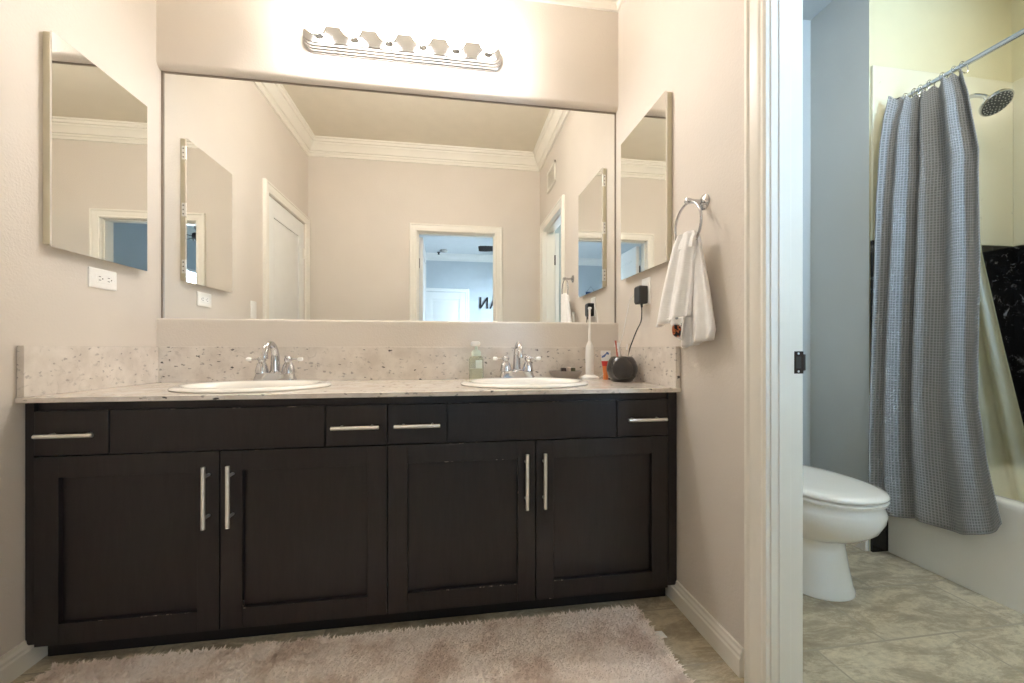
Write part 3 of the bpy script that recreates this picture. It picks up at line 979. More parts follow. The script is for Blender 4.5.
plate_x('electrical_outlet', XL, 1, 1.608, 1.726, 1.172, 1.243, 'white horizontal electrical outlet under the left medicine cabinet', 'outlet', 'outlet')
plate_x('electrical_outlet', XR, -1, 1.603, 1.675, 1.146, 1.262, 'white upright electrical outlet on the right wall with a charger in it', 'outlet', 'outlet')
plate_x('light_switch', XL, 1, 1.115, 1.185, 1.150, 1.262, 'white light switch beside the white door, seen in the mirror', 'light switch', 'switch')

# black charger with its cord
t = thing('power_adapter', (XR - 0.0075, 1.64, 1.150), 'black plug-in charger in the right wall outlet', 'charger')
b = MB()
b.loft([[(XR - 0.0078, y, z) for y, z in rrect(1.613, 1.668, 1.150, 1.226, 0.006, 3)], [(XR - 0.040, y, z) for y, z in rrect(1.612, 1.669, 1.149, 1.227, 0.007, 3)], [(XR - 0.046, y, z) for y, z in rrect(1.618, 1.663, 1.155, 1.221, 0.006, 3)]])
b.done('adapter_body', BLACKP, t)
cord = smoothpath([(0.806, 1.622, 1.155), (0.803, 1.612, 1.11), (0.795, 1.604, 1.07), (0.783, 1.622, 1.03), (0.780, 1.655, 0.985), (0.785, 1.70, 0.94), (0.79, 1.745, 0.86), (0.785, 1.77, 0.8142), (0.72, 1.80, 0.8142)], 8)
MB().tube(cord, 0.0026, 8).lathe([(0.0055, 0), (0.0045, 0.02)], (0.806, 1.622, 1.152), (0.0, -0.2, -1), 10).done('cord', BLACKP, t)

# ------------------------------------------------------------------ things on the counter
Z0 = ZC + 0.0003
# electric toothbrush on its stand
tx, ty = 0.652, 1.842
t = thing('electric_toothbrush', (tx, ty, Z0), 'white electric toothbrush standing upright in its charger, left of the dark vase', 'toothbrush')
MB().loft([[(tx + x, ty + y, Z0 + z) for x, y in ellipse(0, 0, a, a * 0.82, 28)] for a, z in ((0.046, 0), (0.046, 0.006), (0.043, 0.012), (0.030, 0.017), (0.022, 0.022))]).done('charging_base', PLASTIC, t, smooth=50)
MB().lathe([(0.0175, 0.020), (0.0195, 0.03), (0.0195, 0.13), (0.0175, 0.158), (0.011, 0.172), (0.007, 0.180)], (tx, ty, Z0)).done('brush_handle', PLASTIC, t, smooth=50)
hd = MB().tube(smoothpath([(tx, ty, Z0 + 0.178), (tx, ty, Z0 + 0.25), (tx, ty, Z0 + 0.315), (tx - 0.001, ty - 0.002, Z0 + 0.345)], 5), [0.0065] * 5 + [0.005] * 6 + [0.0055] * 5, 10).lathe([(0.0065, -0.006), (0.0068, 0.004)], (tx, ty, Z0 + 0.338), (0, -1, 0), 12).done('brush_head', PLASTIC, t, smooth=50)
MB().lathe([(0.0058, 0.003), (0.0054, 0.014)], (tx, ty, Z0 + 0.338), (0, -1, 0), 12).done('bristles', plain('bristle', srgb(226, 230, 232), 0.7), hd)
wc = smoothpath([(tx + 0.03, ty + 0.02, Z0 + 0.004), (0.72, 1.875, Z0 + 0.010), (0.775, 1.86, Z0 + 0.07), (0.800, 1.80, 1.02), (0.812, 1.78, 1.12), (0.815, 1.74, 1.19), (0.8300, 1.672, 1.212)], 8)
MB().tube(wc, 0.0020, 8).done('charging_cord', PLASTIC, t, label='thin white cord')

# dark round vase with brushes
vx, vy = 0.738, 1.668
t = thing('toothbrush_holder', (vx, vy, Z0), 'dark round ceramic jar beside the right side splash, brushes standing in it', 'holder')
MB().lathe([(0.036, 0), (0.042, 0.002), (0.058, 0.022), (0.066, 0.048), (0.066, 0.066), (0.060, 0.088), (0.049, 0.104), (0.044, 0.110), (0.041, 0.110), (0.043, 0.104), (0.054, 0.086), (0.060, 0.06), (0.052, 0.022), (0.030, 0.008), (0.0005, 0.007)], (vx, vy, Z0), seg=36, cap=False).lathe([(0.036, 0), (0.0005, 0)], (vx, vy, Z0), seg=36, cap=False).done('jar', STONEW, t, smooth=60)
for (dx, dy, lx, ly, ln, col, lab) in ((-0.012, -0.01, -0.022, 0.0, 0.180, srgb(196, 110, 92), 'red and white toothbrush, leftmost in the dark jar'),
                                       (0.000, 0.012, -0.002, 0.020, 0.172, srgb(236, 236, 236), 'plain white toothbrush, middle one in the dark jar'),
                                       (0.012, -0.006, 0.022, 0.012, 0.165, srgb(222, 210, 196), 'cream toothbrush, rightmost in the dark jar')):
    p0 = Vector((vx + dx, vy + dy, Z0 + 0.010))
    p1 = Vector((vx + dx + lx, vy + dy + ly, Z0 + ln))
    d_ = (p1 - p0).normalized()
    t = thing('toothbrush', p0, lab, 'toothbrush', 'toothbrushes in the dark jar')
    MB().tube([lerp(p0, p1, q) for q in (0, 0.3, 0.6, 0.8, 1.0)], [0.0045, 0.0055, 0.0048, 0.0032, 0.0048], 8).done('handle', plain('toothbrush_plastic', col, 0.35), t, smooth=60)
    u = d_.cross(Vector((1, 0, 0))).normalized()
    b = MB()
    for q in range(4):
        pc = lerp(p0, p1, 0.86 + 0.04 * q)
        b.tube([pc + u * 0.003, pc + u * 0.013], 0.0032, 8)
    b.done('bristles', plain('bristle_white', srgb(238, 238, 240), 0.8), t)

# toothpaste tube standing on its cap
px_, py_ = 0.716, 1.800
t = thing('toothpaste_tube', (px_, py_, Z0), 'white, red and orange toothpaste tube standing behind the dark jar', 'toothpaste')
MB().lathe([(0.012, 0), (0.0115, 0.022), (0.010, 0.026)], (px_, py_, Z0), seg=20).done('cap', plain('cap_orange', srgb(226, 128, 62), 0.35), t)
rings = []
for z, a, c in ((0.025, 0.0105, 0.0105), (0.036, 0.013, 0.012), (0.060, 0.016, 0.012), (0.092, 0.022, 0.008), (0.118, 0.025, 0.003), (0.136, 0.025, 0.0016)):
    rings.append([(px_ + x, py_ + y, Z0 + z) for x, y in ellipse(0, 0, a, c, 28)])
def m_paste():
    tt = NT('toothpaste_print')
    tc = tt.n('ShaderNodeTexCoord')
    sp = tt.n('ShaderNodeSeparateXYZ')
    tt.l(tc.outputs['Object'], sp.inputs[0])
    mr = tt.n('ShaderNodeMapRange', inp={1: 0.0, 2: 0.14})
    tt.l(sp.outputs[2], mr.inputs[0])
    c = tt.ramp(mr.outputs[0], [(0.0, srgb(228, 132, 70)), (0.45, srgb(206, 52, 44)), (0.62, srgb(240, 238, 236))], 'CONSTANT')
    n1 = tt.noise(tt.coord(), 70, 1)
    lim = tt.ramp(mr.outputs[0], [(0.70, (0, 0, 0)), (0.72, (1, 1, 1)), (0.92, (0, 0, 0))], 'CONSTANT')
    mm = tt.n('ShaderNodeMath', operation='MULTIPLY')
    tt.l(tt.ramp(n1, [(0.55, (0, 0, 0)), (0.58, (1, 1, 1))]), mm.inputs[0])
    tt.l(lim, mm.inputs[1])
    tt.l(tt.mix(mm.outputs[0], c, srgb(72, 104, 160)), tt.b.inputs['Base Color'])
    tt.set(Roughness=0.3)
    return tt.m
MB().loft(rings).done('tube', m_paste(), t, smooth=50)

# soap dispenser
sx_, sy_ = 0.112, 1.868
t = thing('soap_dispenser', (sx_, sy_, Z0), 'pale green soap bottle with white pump between the sinks', 'soap dispenser')
rings = []
for z, a, r_ in ((0, 0.030, 0.008), (0.004, 0.0325, 0.010), (0.095, 0.0325, 0.010), (0.107, 0.028, 0.012), (0.113, 0.020, 0.018)):
    rings.append([(sx_ + x, sy_ + y, Z0 + z) for x, y in rrect(-a, a, -a * 0.85, a * 0.85, r_, 5)])
MB().loft(rings).done('bottle', SOAPGLASS, t, smooth=40)
rings = []
for z, a in ((0.003, 0.028), (0.050, 0.0295), (0.052, 0.0295)):
    rings.append([(sx_ + x, sy_ + y, Z0 + z) for x, y in rrect(-a, a, -a * 0.82, a * 0.82, 0.009, 5)])
MB().loft(rings).done('liquid_soap', plain('liquid_soap', srgb(214, 208, 188), 0.3), t)
MB().box(sx_ - 0.004, sx_ + 0.026, sy_ - 0.0285, sy_ - 0.0278, Z0 + 0.055, Z0 + 0.092).done('bottle_label', plain('soap_label', srgb(222, 230, 218), 0.5), t)
MB().lathe([(0.021, 0.111), (0.022, 0.118), (0.022, 0.130), (0.015, 0.138), (0.008, 0.141), (0.0065, 0.158)], (sx_, sy_, Z0)).done('collar', plain('pale_green_collar', srgb(216, 228, 214), 0.4), t, smooth=45)
MB().loft([[(sx_ - 0.004 + x, sy_ - 0.006 + y, Z0 + z) for x, y in rrect(-a, a, -bb, bb, 0.007, 4)] for a, bb, z in ((0.015, 0.018, 0.156), (0.0215, 0.026, 0.164), (0.020, 0.025, 0.175), (0.014, 0.016, 0.178))]).done('pump_head', PLASTIC, t, smooth=50)

# soap dish behind the right sink, with small things in it
dx_, dy_ = 0.540, 1.868
t = thing('soap_dish', (dx_, dy_, Z0), 'low grey soap dish behind the right sink', 'dish')
rings = []
for a, c, z in ((0.058, 0.026, 0), (0.072, 0.036, 0.020), (0.082, 0.044, 0.038), (0.079, 0.041, 0.038), (0.068, 0.032, 0.016), (0.050, 0.020, 0.008)):
    rings.append([(dx_ + x, dy_ + y, Z0 + z) for x, y in ellipse(0, 0, a, c, 36, 3.0)])
MB().loft(rings).done('bowl', plain('grey_ceramic', srgb(158, 150, 142), 0.3), t, smooth=50)
for q, (ox, sz, col, lab) in enumerate(((-0.010, (0.022, 0.016, 0.040), srgb(58, 44, 38), 'small dark brown item in the soap dish'), (0.016, (0.014, 0.014, 0.044), srgb(214, 196, 178), 'small pale soap piece in the soap dish'),
                                        (0.038, (0.018, 0.014, 0.040), srgb(92, 92, 66), 'small olive item at the right of the soap dish'))):
    rings = [[(dx_ + ox + x, dy_ + y, Z0 + z) for x, y in rrect(-sz[0] / 2, sz[0] / 2, -sz[1], sz[1], 0.005, 4)] for z in (0.0085, 0.012, sz[2] + 0.010, sz[2] + 0.013)]
    MB().loft(rings).done(('soap_bar', 'soap_bar', 'soap_bar')[q], plain('dish_item', col, 0.5), bevel=0.002, label=lab, cat='soap', group='small pieces in the soap dish')

# ------------------------------------------------------------------ towel ring and towel
RY, RZ, RX = 1.232, 1.445, 0.778
t = thing('towel_ring', (XR, RY, RZ), 'chrome towel ring on the right wall', 'towel ring')
MB().lathe([(0.026, 0), (0.026, 0.004), (0.020, 0.009), (0.012, 0.012), (0.010, 0.016)], (XR, RY, RZ), (-1, 0, 0), 24).done('rosette', CHROME, t, smooth=40)
MB().lathe([(0.0075, 0.012), (0.0075, 0.050), (0.010, 0.053), (0.011, 0.062), (0.009, 0.070), (0.004, 0.073)], (XR, RY, RZ), (-1, 0, 0), 16).done('arm', CHROME, t, smooth=40)
RR = 0.074
MB().tube([(RX, RY + 0.004 + RR * math.sin(2 * PI * k / 48), RZ - 0.006 - RR + RR * math.cos(2 * PI * k / 48)) for k in range(48)], 0.0042, 10, closed=True).done('ring', CHROME, t, smooth=60)

tw = thing('hand_towel', (RX, 1.25, 0.962), 'white textured hand towel with printed corner hanging from the towel ring', 'towel')
def lobe(sec, nz=30, n=64):
    """sec(t) -> (y_left, y_right, x_mid, thick, fold_amp, z_bottom_tilt)"""
    rings = []
    for j in range(nz + 1):
        t_ = j / nz
        yl, yr, xm, th, amp, zt, zb, ph = sec(t_)
        ring = []
        for k in range(n):
            a = 2 * PI * k / n
            u = 0.5 - 0.5 * math.cos(a)           # 0..1 across
            side = 1 if a < PI else -1
            edge = math.sin(a) if a < PI else math.sin(2 * PI - a)
            y = lerp(yl, yr, u)
            wav = amp * math.sin(u * 2 * PI * 2.2 + ph) + amp * 0.5 * math.sin(u * 2 * PI * 4.1 + ph * 2 + t_)
            x = xm + wav - side * th * (max(edge, 0) ** 0.5) / 2
            z = lerp(zt, zb, t_) + (0.030 * (u - 0.4) * t_ ** 3)
            ring.append((x, y, z))
        rings.append(ring)
    return rings
def sec_front(t_):
    e = t_ ** 0.8
    yl = piecewise(t_, [(0, 1.286), (0.08, 1.312), (0.2, 1.330), (0.6, 1.382), (1, 1.424)])
    yr = piecewise(t_, [(0, 1.196), (0.08, 1.186), (0.3, 1.195), (1, 1.222)])
    return yl, yr, lerp(RX - 0.008, 0.764, e), lerp(0.016, 0.028, e), lerp(0.004, 0.010, e), 1.338, 1.046, 0.8
def sec_back(t_):
    yl = piecewise(t_, [(0, 1.262), (0.3, 1.262), (1, 1.300)])
    yr = piecewise(t_, [(0, 1.196), (0.1, 1.184), (0.5, 1.150), (0.9, 1.126), (1, 1.140)])
    return yl, yr, lerp(RX + 0.010, 0.800, t_), lerp(0.014, 0.030, t_), lerp(0.003, 0.009, t_), 1.334, 0.968, 2.4
b = MB()
b.loft(lobe(sec_front)); b.loft(lobe(sec_back))
# saddle over the ring
b.loft([[(RX - 0.017 * math.cos(q), y, 1.290 + 0.047 * math.sin(q) - 0.3 * (y - 1.24) ** 2 * 10) for q in [math.radians(a) for a in range(0, 181, 20)]] +
        [(RX + 0.007 * math.cos(q), y, 1.290 + 0.018 * math.sin(q)) for q in [math.radians(a) for a in range(0, 181, 30)]] for y in [lerp(1.304, 1.184, q / 10) for q in range(11)]])
b.done('cloth', TERRY, tw, smooth=80)
b = MB()
def hemf(u, v):
    y = lerp(1.322 - 0.02 * v, 1.220 + 0.012 * v, u)
    return (0.752 + 0.007 * math.sin(u * 9 + v * 2) + 0.008 * v, y, lerp(1.060, lerp(1.026, 0.984, min(1, u * 1.8)), v))
b.grid(hemf, 24, 10)
b.done('printed_hem', PRINT, tw, solid=0.004, label='folded hem corner with black and orange print')

# ------------------------------------------------------------------ bath rug
RX0, RX1, RY0, RY1 = -1.165, 0.664, 0.74, 1.372
rug = thing('bath_rug', ((RX0 + RX1) / 2, (RY0 + RY1) / 2, 0), 'long beige shaggy bath rug in front of the vanity', 'rug')
MB().loft([[(x, y, z) for x, y in rrect(RX0 + g, RX1 - g, RY0 + g, RY1 - g, 0.05, 6)] for g, z in ((0.004, 0.0005), (0, 0.004), (0.0, 0.012), (0.006, 0.016))]).done('backing', RUG, rug)
rng = np.random.default_rng(3)
N = 42000
xs_ = rng.uniform(RX0, RX1, N); ys_ = rng.uniform(0.93, RY1, N) 
far = np.zeros(N)
hh = rng.uniform(0.007, 0.013, N) * (0.92 + 0.14 * np.sin(xs_ * 23 + 3 * np.sin(ys_ * 17)) * np.sin(ys_ * 29 + 2 * np.sin(xs_ * 13)))
lean = rng.uniform(0, 2 * PI, N)
la = rng.uniform(0.008, 0.022, N)
cx_, cy_ = np.cos(lean), np.sin(lean)
wd = rng.uniform(0.0018, 0.0034, N)
base = np.stack([xs_, ys_, np.full(N, 0.012)], 1)
px2, py2 = -cy_, cx_
V = np.zeros((N, 5, 3), np.float32)
V[:, 0] = base + np.stack([px2 * wd, py2 * wd, np.zeros(N)], 1)
V[:, 1] = base - np.stack([px2 * wd, py2 * wd, np.zeros(N)], 1)
midp = base + np.stack([cx_ * la * 0.3, cy_ * la * 0.3, hh * 0.6], 1)
V[:, 2] = midp - np.stack([px2 * wd * 1.1, py2 * wd * 1.1, np.zeros(N)], 1)
V[:, 3] = midp + np.stack([px2 * wd * 1.1, py2 * wd * 1.1, np.zeros(N)], 1)
V[:, 4] = base + np.stack([cx_ * la, cy_ * la, hh], 1)
V -= np.array(rug.location, np.float32)
idx = (np.arange(N) * 5)[:, None]
quads = np.concatenate([idx, idx + 1, idx + 2, idx + 3], 1)
tris = np.concatenate([idx + 3, idx + 2, idx + 4], 1)
me = bpy.data.meshes.new('pile')
me.from_pydata(V.reshape(-1, 3).tolist(), [], quads.tolist() + tris.tolist())
me.materials.append(RUG)
pile = bpy.data.objects.new('pile', me)
COL.objects.link(pile)
pile.parent = rug
pile['kind'] = 'stuff'
b = MB()
b.loft([[(0.652, 1.255, 0.0065), (0.700, 1.262, 0.0008), (0.703, 1.232, 0.0008), (0.655, 1.224, 0.0065)], [(0.652, 1.255, 0.0077), (0.700, 1.262, 0.002), (0.703, 1.232, 0.002), (0.655, 1.224, 0.0077)]])
b.done('care_tag', PLASTIC, rug, label='white fabric care tag')

# ------------------------------------------------------------------ strike plate on the jamb
t = thing('strike_plate', (0.928, YJ, 0.88), 'dark bronze strike plate on the white door jamb', 'strike plate')
b = MB()
b.box(0.908, 0.9355, YJ - 0.0015, YJ, 0.886, 0.946)
b.loft([[(0.9355, YJ - 0.0015, z), (0.9355, YJ, z), (0.950, YJ + 0.009, z), (0.951, YJ + 0.0075, z)] for z in (0.894, 0.938)])
b.done('plate', BRONZE, t, bevel=0.0008)
MB().box(0.913, 0.928, YJ - 0.0018, YJ - 0.0014, 0.900, 0.932).done('latch_hole', SLOT, t)
MB().lathe([(0.003, 0), (0.003, 0.0008)], (0.920, YJ - 0.0014, 0.940), (0, -1, 0), 10).done('screw', NICKEL, t)
MB().lathe([(0.003, 0), (0.003, 0.0008)], (0.920, YJ - 0.0014, 0.892), (0, -1, 0), 10).done('screw', NICKEL, t)

# ------------------------------------------------------------------ air vent on the right wall (seen in the mirror)
t = thing('air_vent', (XR, 0.61, 2.32), 'white square air vent high on the right wall, seen in the mirror', 'vent')
vy0, vy1, vz0, vz1 = 0.50, 0.76, 2.32, 2.50
b = MB()
for y0, y1, z0, z1 in ((vy0, vy1, vz0, vz0 + 0.025), (vy0, vy1, vz1 - 0.025, vz1), (vy0, vy0 + 0.025, vz0, vz1), (vy1 - 0.025, vy1, vz0, vz1)):
    b.box(XR - 0.012, XR, y0, y1, z0, z1)
b.done('frame', TRIM, t, bevel=0.002)
b = MB()
for k in range(16):
    z = lerp(vz0 + 0.030, vz1 - 0.030, k / 15)
    b.loft([[(XR - 0.0085, y, z - 0.0045), (XR - 0.0085, y, z - 0.0030), (XR - 0.006, y, z + 0.0045), (XR - 0.006, y, z + 0.0030)] for y in (vy0 + 0.02, vy1 - 0.02)])
b.done('louvers', TRIM, t)
MB().box(XR - 0.0045, XR, vy0 + 0.02, vy1 - 0.02, vz0 + 0.02, vz1 - 0.02).done('damper_plate', plain('vent_metal', srgb(228, 222, 210), 0.6), t)

# ------------------------------------------------------------------ toilet (faces the camera, tank against the recess wall)
TX, TYc, TZ = 1.466, 1.432, 0.412
t = thing('toilet', (TX, 1.5, 0), 'white toilet with closed lid in the room beyond the doorway', 'toilet')
def egg(cy, a, bf, bb, n=56, p=2.2):
    """front (towards -y) half-length bf, back half-length bb"""
    out = []
    for k in range(n):
        q = 2 * PI * k / n
        c, s = math.cos(q), math.sin(q)
        out.append((TX + a * math.copysign(abs(c) ** (2 / p), c), cy + (bb if s > 0 else bf) * math.copysign(abs(s) ** (2 / p), s)))
    return out
rings = []
for z, a, bf, bb, cy in ((0.0, 0.128, 0.142, 0.290, 1.452), (0.012, 0.128, 0.142, 0.290, 1.452), (0.03, 0.124, 0.136, 0.288, 1.455), (0.10, 0.119, 0.124, 0.285, 1.460), (0.165, 0.116, 0.116, 0.285, 1.464),
                         (0.200, 0.116, 0.116, 0.285, 1.464), (0.215, 0.126, 0.136, 0.280, 1.460), (0.235, 0.145, 0.174, 0.270, 1.448), (0.270, 0.172, 0.205, 0.262, 1.440), (0.310, 0.186, 0.224, 0.258, 1.438),
                         (0.340, 0.189, 0.229, 0.258, 1.436), (0.352, 0.185, 0.225, 0.270, 1.436), (0.370, 0.178, 0.220, 0.275, 1.436), (0.380, 0.178, 0.220, 0.275, 1.436)):
    rings.append([(x, y, z) for x, y in egg(cy, a, bf, bb)])
MB().loft(rings).done('bowl', PORC, t, smooth=60)
MB().loft([[(x, y, z) for x, y in egg(1.436, a, bf, bb)] for z, a, bf, bb in ((0.3820, 0.178, 0.222, 0.275), (0.3840, 0.185, 0.232, 0.278), (0.3940, 0.187, 0.235, 0.280), (0.3990, 0.182, 0.230, 0.276))]).done('seat', PORC, t, smooth=60)
MB().loft([[(x, y, z) for x, y in egg(1.436, a, bf, bb)] for z, a, bf, bb in ((0.4030, 0.180, 0.228, 0.275), (0.4050, 0.187, 0.235, 0.278), (0.4120, 0.188, 0.237, 0.280), (0.4190, 0.183, 0.232, 0.277), (0.4240, 0.162, 0.209, 0.266), (0.4265, 0.122, 0.156, 0.220), (0.4275, 0.062, 0.086, 0.130))]).done('lid', PORC, t, smooth=60)
MB().loft([[(x, y, z) for x, y in rrect(TX - 0.215 + g, TX + 0.215 - g, 1.740 + g, 1.918 - g * 0.3, 0.03, 6)] for z, g in ((0.385, 0.02), (0.40, 0.01), (0.735, 0.0))]).done('tank', PORC, t, smooth=50)
MB().loft([[(x, y, z) for x, y in rrect(TX - 0.225 + g, TX + 0.225 - g, 1.725 + g, 1.922 - g * 0.3, 0.03, 6)] for z, g in ((0.736, 0.004), (0.742, 0.0), (0.765, 0.0), (0.774, 0.008))]).done('tank_lid', PORC, t, smooth=50)
b = MB()
b.lathe([(0.014, 0), (0.014, 0.008), (0.008, 0.012)], (TX - 0.15, 1.735, 0.68), (0, -1, 0), 14)
b.tube([(TX - 0.15, 1.722, 0.68), (TX - 0.08, 1.716, 0.672)], 0.006, 10)
b.done('flush_lever', CHROME, t)
MB().loft([[(x, y, z) for x, y in rrect(TX - 0.14, TX + 0.14, 1.66, 1.80, 0.03, 5)] for z in (0.30, 0.384)]).done('tank_shelf', PORC, t, bevel=0.004)

# ------------------------------------------------------------------ bathtub
t = thing('bathtub', ((XA + XE) / 2, 0.85, 0), 'white bathtub behind the grey shower curtain', 'bathtub')
tx1, ty0, ty1, tz = XE - 0.013, 0.092, TY - 0.001, 0.388
rings = []
for g, z, r_ in ((0.0, 0.0, 0.006), (0.0, 0.36, 0.006), (0.0, tz - 0.012, 0.010), (0.006, tz - 0.003, 0.012), (0.016, tz, 0.02), (0.058, tz, 0.10), (0.070, tz - 0.006, 0.11), (0.082, tz - 0.03, 0.12), (0.125, 0.14, 0.14), (0.16, 0.10, 0.14), (0.24, 0.085, 0.1)):
    rings.append([(x, y, z) for x, y in rrect(XA + g, tx1 - g, ty0 + g, ty1 - g, r_, 8)])
MB().loft(rings).done('tub_shell', PORC, t, smooth=50)
MB().lathe([(0.03, 0), (0.03, 0.004), (0.02, 0.006)], ((XA + XE) / 2, 1.30, 0.0855), (0, 0, 1), 20).done('drain', CHROME, t)

# ------------------------------------------------------------------ shower rod, curtain, liner, rings, head
ROX, ROZ = 2.065, 2.112
t = thing('shower_rod', (ROX, 0.85, ROZ), 'blue-grey metal shower curtain rod above the tub', 'curtain rod')
MB().tube([(ROX, 0.10, ROZ), (ROX, 0.9, ROZ)], 0.0125, 16).done('outer_tube', STEEL, t, smooth=60)
MB().tube([(ROX, 0.88, ROZ), (ROX, TY - 0.012, ROZ)], 0.0108, 16).done('inner_tube', STEEL, t, smooth=60)
for y, s in ((0.0905, 1), (TY - 0.0005, -1)):
    MB().lathe([(0.022, 0), (0.022, 0.008), (0.017, 0.014), (0.015, 0.03)], (ROX, y, ROZ), (0, s, 0), 16).done('end_cap', BLACKP, t, smooth=40)

def fold(u, amp, n, ph):
    return amp * (math.sin(u * 2 * PI * n + ph) + 0.35 * math.sin(u * 2 * PI * (n * 0.53) + 1.3 + ph))
ZTOP, ZBOT = 2.092, 0.232
def curtain_pt(u, v):
    # u: 0 at the end wall .. 1 near edge; v: 0 top .. 1 hem
    yf = piecewise(v, [(0, 1.566), (0.3, 1.572), (0.6, 1.580), (0.85, 1.590), (1, 1.588)])
    yn = piecewise(v, [(0, 1.330), (0.06, 1.292), (0.2, 1.244), (0.45, 1.232), (0.72, 1.230), (0.86, 1.200), (1, 1.158)])
    uu = u + 0.035 * math.sin(u * 2 * PI * 1.5 + 0.6)
    y = lerp(yf, yn, uu)
    xm = piecewise(v, [(0, 2.050), (0.05, 2.030), (0.25, 2.000), (0.6, 1.978), (1, 1.966)])
    xm += -(0.112 - 0.018 * v) * max(0, 1 - u / 0.24) ** 1.3 * (0.72 + 0.28 * min(1, v * 9))     # first pleat pulled round the rod end
    amp = piecewise(v, [(0, 0.016), (0.1, 0.030), (0.5, 0.036), (1, 0.030)])
    wide = piecewise(u, [(0, 1.0), (0.55, 1.0), (0.8, 0.55), (1, 0.35)]) if v > 0.25 else 1.0
    wide = lerp(1.0, piecewise(u, [(0, 1.0), (0.5, 1.0), (0.75, 0.5), (1, 0.3)]), min(1, v / 0.4))
    x = xm + fold(u + 0.03 * v * math.sin(u * 6), amp * wide, 3.7, 0.4)
    z = lerp(ZTOP, ZBOT, v)
    z -= (0.016 * math.sin(u * PI * 11.2) ** 2 * max(0, 1 - v * 14))            # sag between rings
    z += 0.022 * max(0, 1 - u / 0.14) * max(0, 1 - v * 8)
    z += 0.006 * math.sin(u * 19) * v + 0.090 * max(0, (u - 0.66) / 0.34) ** 1.5 * v ** 6 - 0.028 * (1 - u) * v ** 4 * 0.6
    return (x, y, z)
b = MB()
b.grid(curtain_pt, 220, 90, uv=lambda a, c: (a * 0.80, c * 1.86))
b.done('shower_curtain', WAFFLE, smooth=180, solid=0.0025, label='grey waffle-weave shower curtain gathered at the end of the rod', cat='shower curtain')

def liner_pt(u, v):
    yf = 1.50
    yn = piecewise(v, [(0, 1.372), (0.2, 1.345), (0.42, 1.315), (0.62, 1.262), (0.85, 1.196), (1, 1.150)])
    y = lerp(yf, yn, u)
    xm = piecewise(v, [(0, 2.085), (0.3, 2.105), (0.75, 2.135), (1, 2.150)])
    return (xm + fold(u, lerp(0.010, 0.020, v), 4.3, 1.0) * 0.9, y, lerp(2.086, 0.300, v))
b = MB()
b.grid(liner_pt, 120, 60)
b.done('shower_liner', LINER, smooth=180, label='clear yellowish shower curtain liner hanging inside the tub', cat='curtain liner')
for k in range(7):
    u = (k + 0.25) / 6.6
    p = curtain_pt(min(u, 1.0), 0.0)
    b = MB()
    b.tube([(ROX + 0.0200 * math.sin(2 * PI * q / 20), p[1] + 0.003 * math.cos(2 * PI * q / 20), ROZ - 0.009 + 0.0255 * math.cos(2 * PI * q / 20)) for q in range(20)], 0.0018, 8, closed=True)
    b.done('curtain_ring', CHROME, label='metal curtain ring on the shower rod above the grey curtain', cat='curtain ring', group='rings on the shower rod')

hx, hy, hz = 2.42, 1.46, 2.062
t = thing('showerhead', (hx, hy, hz), 'round chrome shower fitting with dark spray face on the shower end wall', 'showerhead')
nd = Vector((-0.10, -0.62, -0.78)).normalized()
hc = Vector((hx, hy, hz))
MB().lathe([(0.014, -0.050), (0.018, -0.040), (0.020, -0.026), (0.042, -0.014), (0.056, -0.004), (0.058, 0.004), (0.055, 0.008)], hc, nd, 36).done('head', CHROME, t, smooth=40)
fc = MB().lathe([(0.052, 0.0075), (0.050, 0.0095), (0.02, 0.0105)], hc, nd, 36).done('spray_face', plain('spray_face_grey', srgb(78, 76, 70), 0.4), t, smooth=40)
b = MB()
u_ = nd.orthogonal().normalized(); w_ = nd.cross(u_)
for rr, nn in ((0.014, 6), (0.026, 12), (0.037, 16), (0.046, 20)):
    for k in range(nn):
        q = 2 * PI * k / nn
        b.lathe([(0.0026, 0.0085), (0.0018, 0.0135)], hc + (u_ * math.cos(q) + w_ * math.sin(q)) * rr, nd, 6)
b.done('nozzles', plain('nozzle_rubber', srgb(176, 172, 160), 0.6), fc)
back = hc - nd * 0.045
MB().tube(smoothpath([tuple(back), tuple(back - nd * 0.03), (hx + 0.004, hy + 0.09, hz + 0.085), (hx + 0.006, TY - 0.003, hz + 0.080)], 6), 0.0095, 12).lathe([(0.026, 0.0), (0.024, 0.006), (0.012, 0.010)], (hx + 0.006, TY - 0.0003, hz + 0.080), (0, -1, 0), 20).done('shower_arm', CHROME, t, smooth=50)

# ------------------------------------------------------------------ ceiling lamps of the toilet room and of the shower
def dome(x, y, label, mat):
    t = thing('ceiling_light', (x, y, TCEIL), label, 'ceiling light', 'bathroom ceiling lights')
    MB().lathe([(0.15, 0), (0.15, -0.018), (0.135, -0.022)], (x, y, TCEIL), (0, 0, 1), 32).done('rim', PLASTIC, t)
    MB().lathe([(0.135, -0.018), (0.128, -0.034), (0.10, -0.052), (0.05, -0.064), (0.0005, -0.067)], (x, y, TCEIL), (0, 0, 1), 32).done('lens', mat, t, smooth=60, label='lit frosted lens')
dome(1.48, 0.75, 'round flush ceiling light over the toilet room floor', LAMPB)
dome(2.42, 0.95, 'round flush ceiling light over the bathtub', LAMPS)

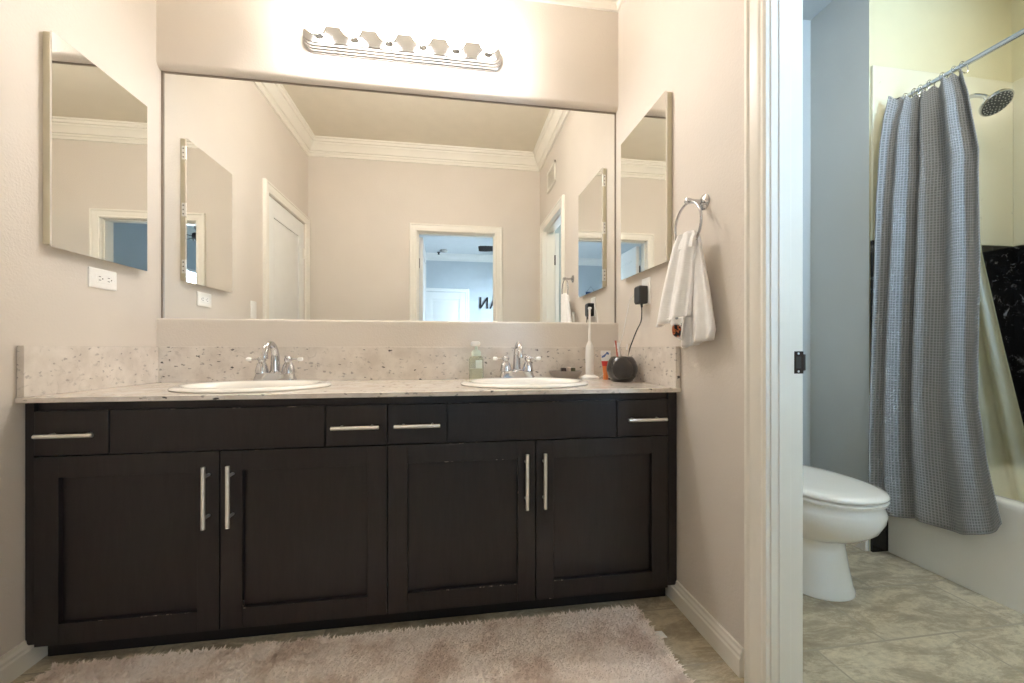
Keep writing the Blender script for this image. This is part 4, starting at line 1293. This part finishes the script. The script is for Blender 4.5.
# ------------------------------------------------------------------ bedroom things seen in the mirrors
fx, fy = 0.86, -2.02
t = thing('ceiling_fan', (fx, fy, BCEIL), 'dark ceiling fan in the bedroom, seen in the mirror', 'ceiling fan')
MB().lathe([(0.07, 0), (0.06, -0.03), (0.02, -0.045), (0.013, -0.05), (0.013, -0.17), (0.05, -0.18), (0.105, -0.20), (0.115, -0.25), (0.10, -0.29), (0.06, -0.31), (0.0005, -0.315)], (fx, fy, BCEIL), (0, 0, 1), 28).done('motor', DARKW, t, smooth=45)
for k in range(5):
    a = math.radians(180 + 8 + 72 * k)
    mt = Matrix.Translation((fx, fy, BCEIL - 0.235)) @ Matrix.Rotation(a, 4, 'Z') @ Matrix.Rotation(math.radians(-24), 4, 'X')
    b = MB(mt)
    b.loft([[(r_, -w2, 0), (r_, w2, 0), (r_, w2, 0.007), (r_, -w2, 0.007)] for r_, w2 in ((0.17, 0.045), (0.22, 0.058), (0.36, 0.066), (0.44, 0.064), (0.47, 0.05))])
    b.box(0.09, 0.20, -0.018, 0.018, -0.004, 0.0)
    b.done('fan_blade', DARKW, t, bevel=0.001)
MB().lathe([(0.065, 0), (0.065, -0.022), (0.050, -0.034), (0.0005, -0.036)], (-0.138, -3.20, BCEIL), (0, 0, 1), 24).done('smoke_detector', plain('detector_grey', srgb(186, 184, 178), 0.5), smooth=40, label='pale round smoke detector on the bedroom ceiling, seen in the mirror', cat='smoke detector')
MB().lathe([(0.03, 0), (0.03, -0.006), (0.014, -0.012), (0.014, -0.03), (0.022, -0.04), (0.0005, -0.044)], (-0.235, -3.36, BCEIL), (0, 0, 1), 18).done('fire_sprinkler', BLACKP, smooth=40, label='small dark sprinkler head on the bedroom ceiling, seen in the mirror', cat='sprinkler')
# letters on the far wall (read A N when facing the wall)
LB = BY0 + 0.0005
def letter(ch, x_left, x_right, z0, z1, label):
    s = 0.030
    b = MB()
    def bar(p, q, wdt=s):
        (xa, za), (xb, zb) = p, q
        n_ = Vector((-(zb - za), xb - xa)).normalized() * wdt / 2
        quad = [(xa + n_.x, za + n_.y), (xb + n_.x, zb + n_.y), (xb - n_.x, zb - n_.y), (xa - n_.x, za - n_.y)]
        b.loft([[(x, LB, z) for x, z in quad], [(x, LB + 0.018, z) for x, z in quad]])
    if ch == 'N':
        bar((x_left, z0), (x_left, z1)); bar((x_right, z0), (x_right, z1)); bar((x_left, z1 - 0.01), (x_right, z0 + 0.01))
    else:
        xm = (x_left + x_right) / 2
        bar((x_left, z0), (xm, z1)); bar((x_right, z0), (xm, z1)); bar((lerp(x_left, xm, 0.35), z0 + 0.07), (lerp(x_right, xm, 0.35), z0 + 0.07), 0.022)
    b.done('wall_letter', BLACKP, label=label, cat='letter', group='letters on the bedroom wall')
letter('N', 0.650, 0.525, 1.715, 1.925, 'black letter N on the bedroom wall, seen in the mirror')
letter('A', 0.870, 0.705, 1.715, 1.925, 'black letter A on the bedroom wall, mostly hidden behind the door casing in the mirror')
# small hanging sign
sx0, sz0 = -1.03, 2.02
t = thing('hanging_sign', (sx0, LB, sz0), 'dark blue sign hung by a string on the bedroom wall, reflected in the mirrors', 'sign')
MB().box(sx0 - 0.10, sx0 + 0.10, LB, LB + 0.012, sz0 - 0.07, sz0 + 0.05).done('board', plain('navy_board', srgb(36, 58, 92), 0.5), t, bevel=0.002)
MB().tube([(sx0 - 0.08, LB + 0.006, sz0 + 0.05), (sx0, LB + 0.008, sz0 + 0.15), (sx0 + 0.08, LB + 0.006, sz0 + 0.05)], 0.003, 6).done('string', BLACKP, t)
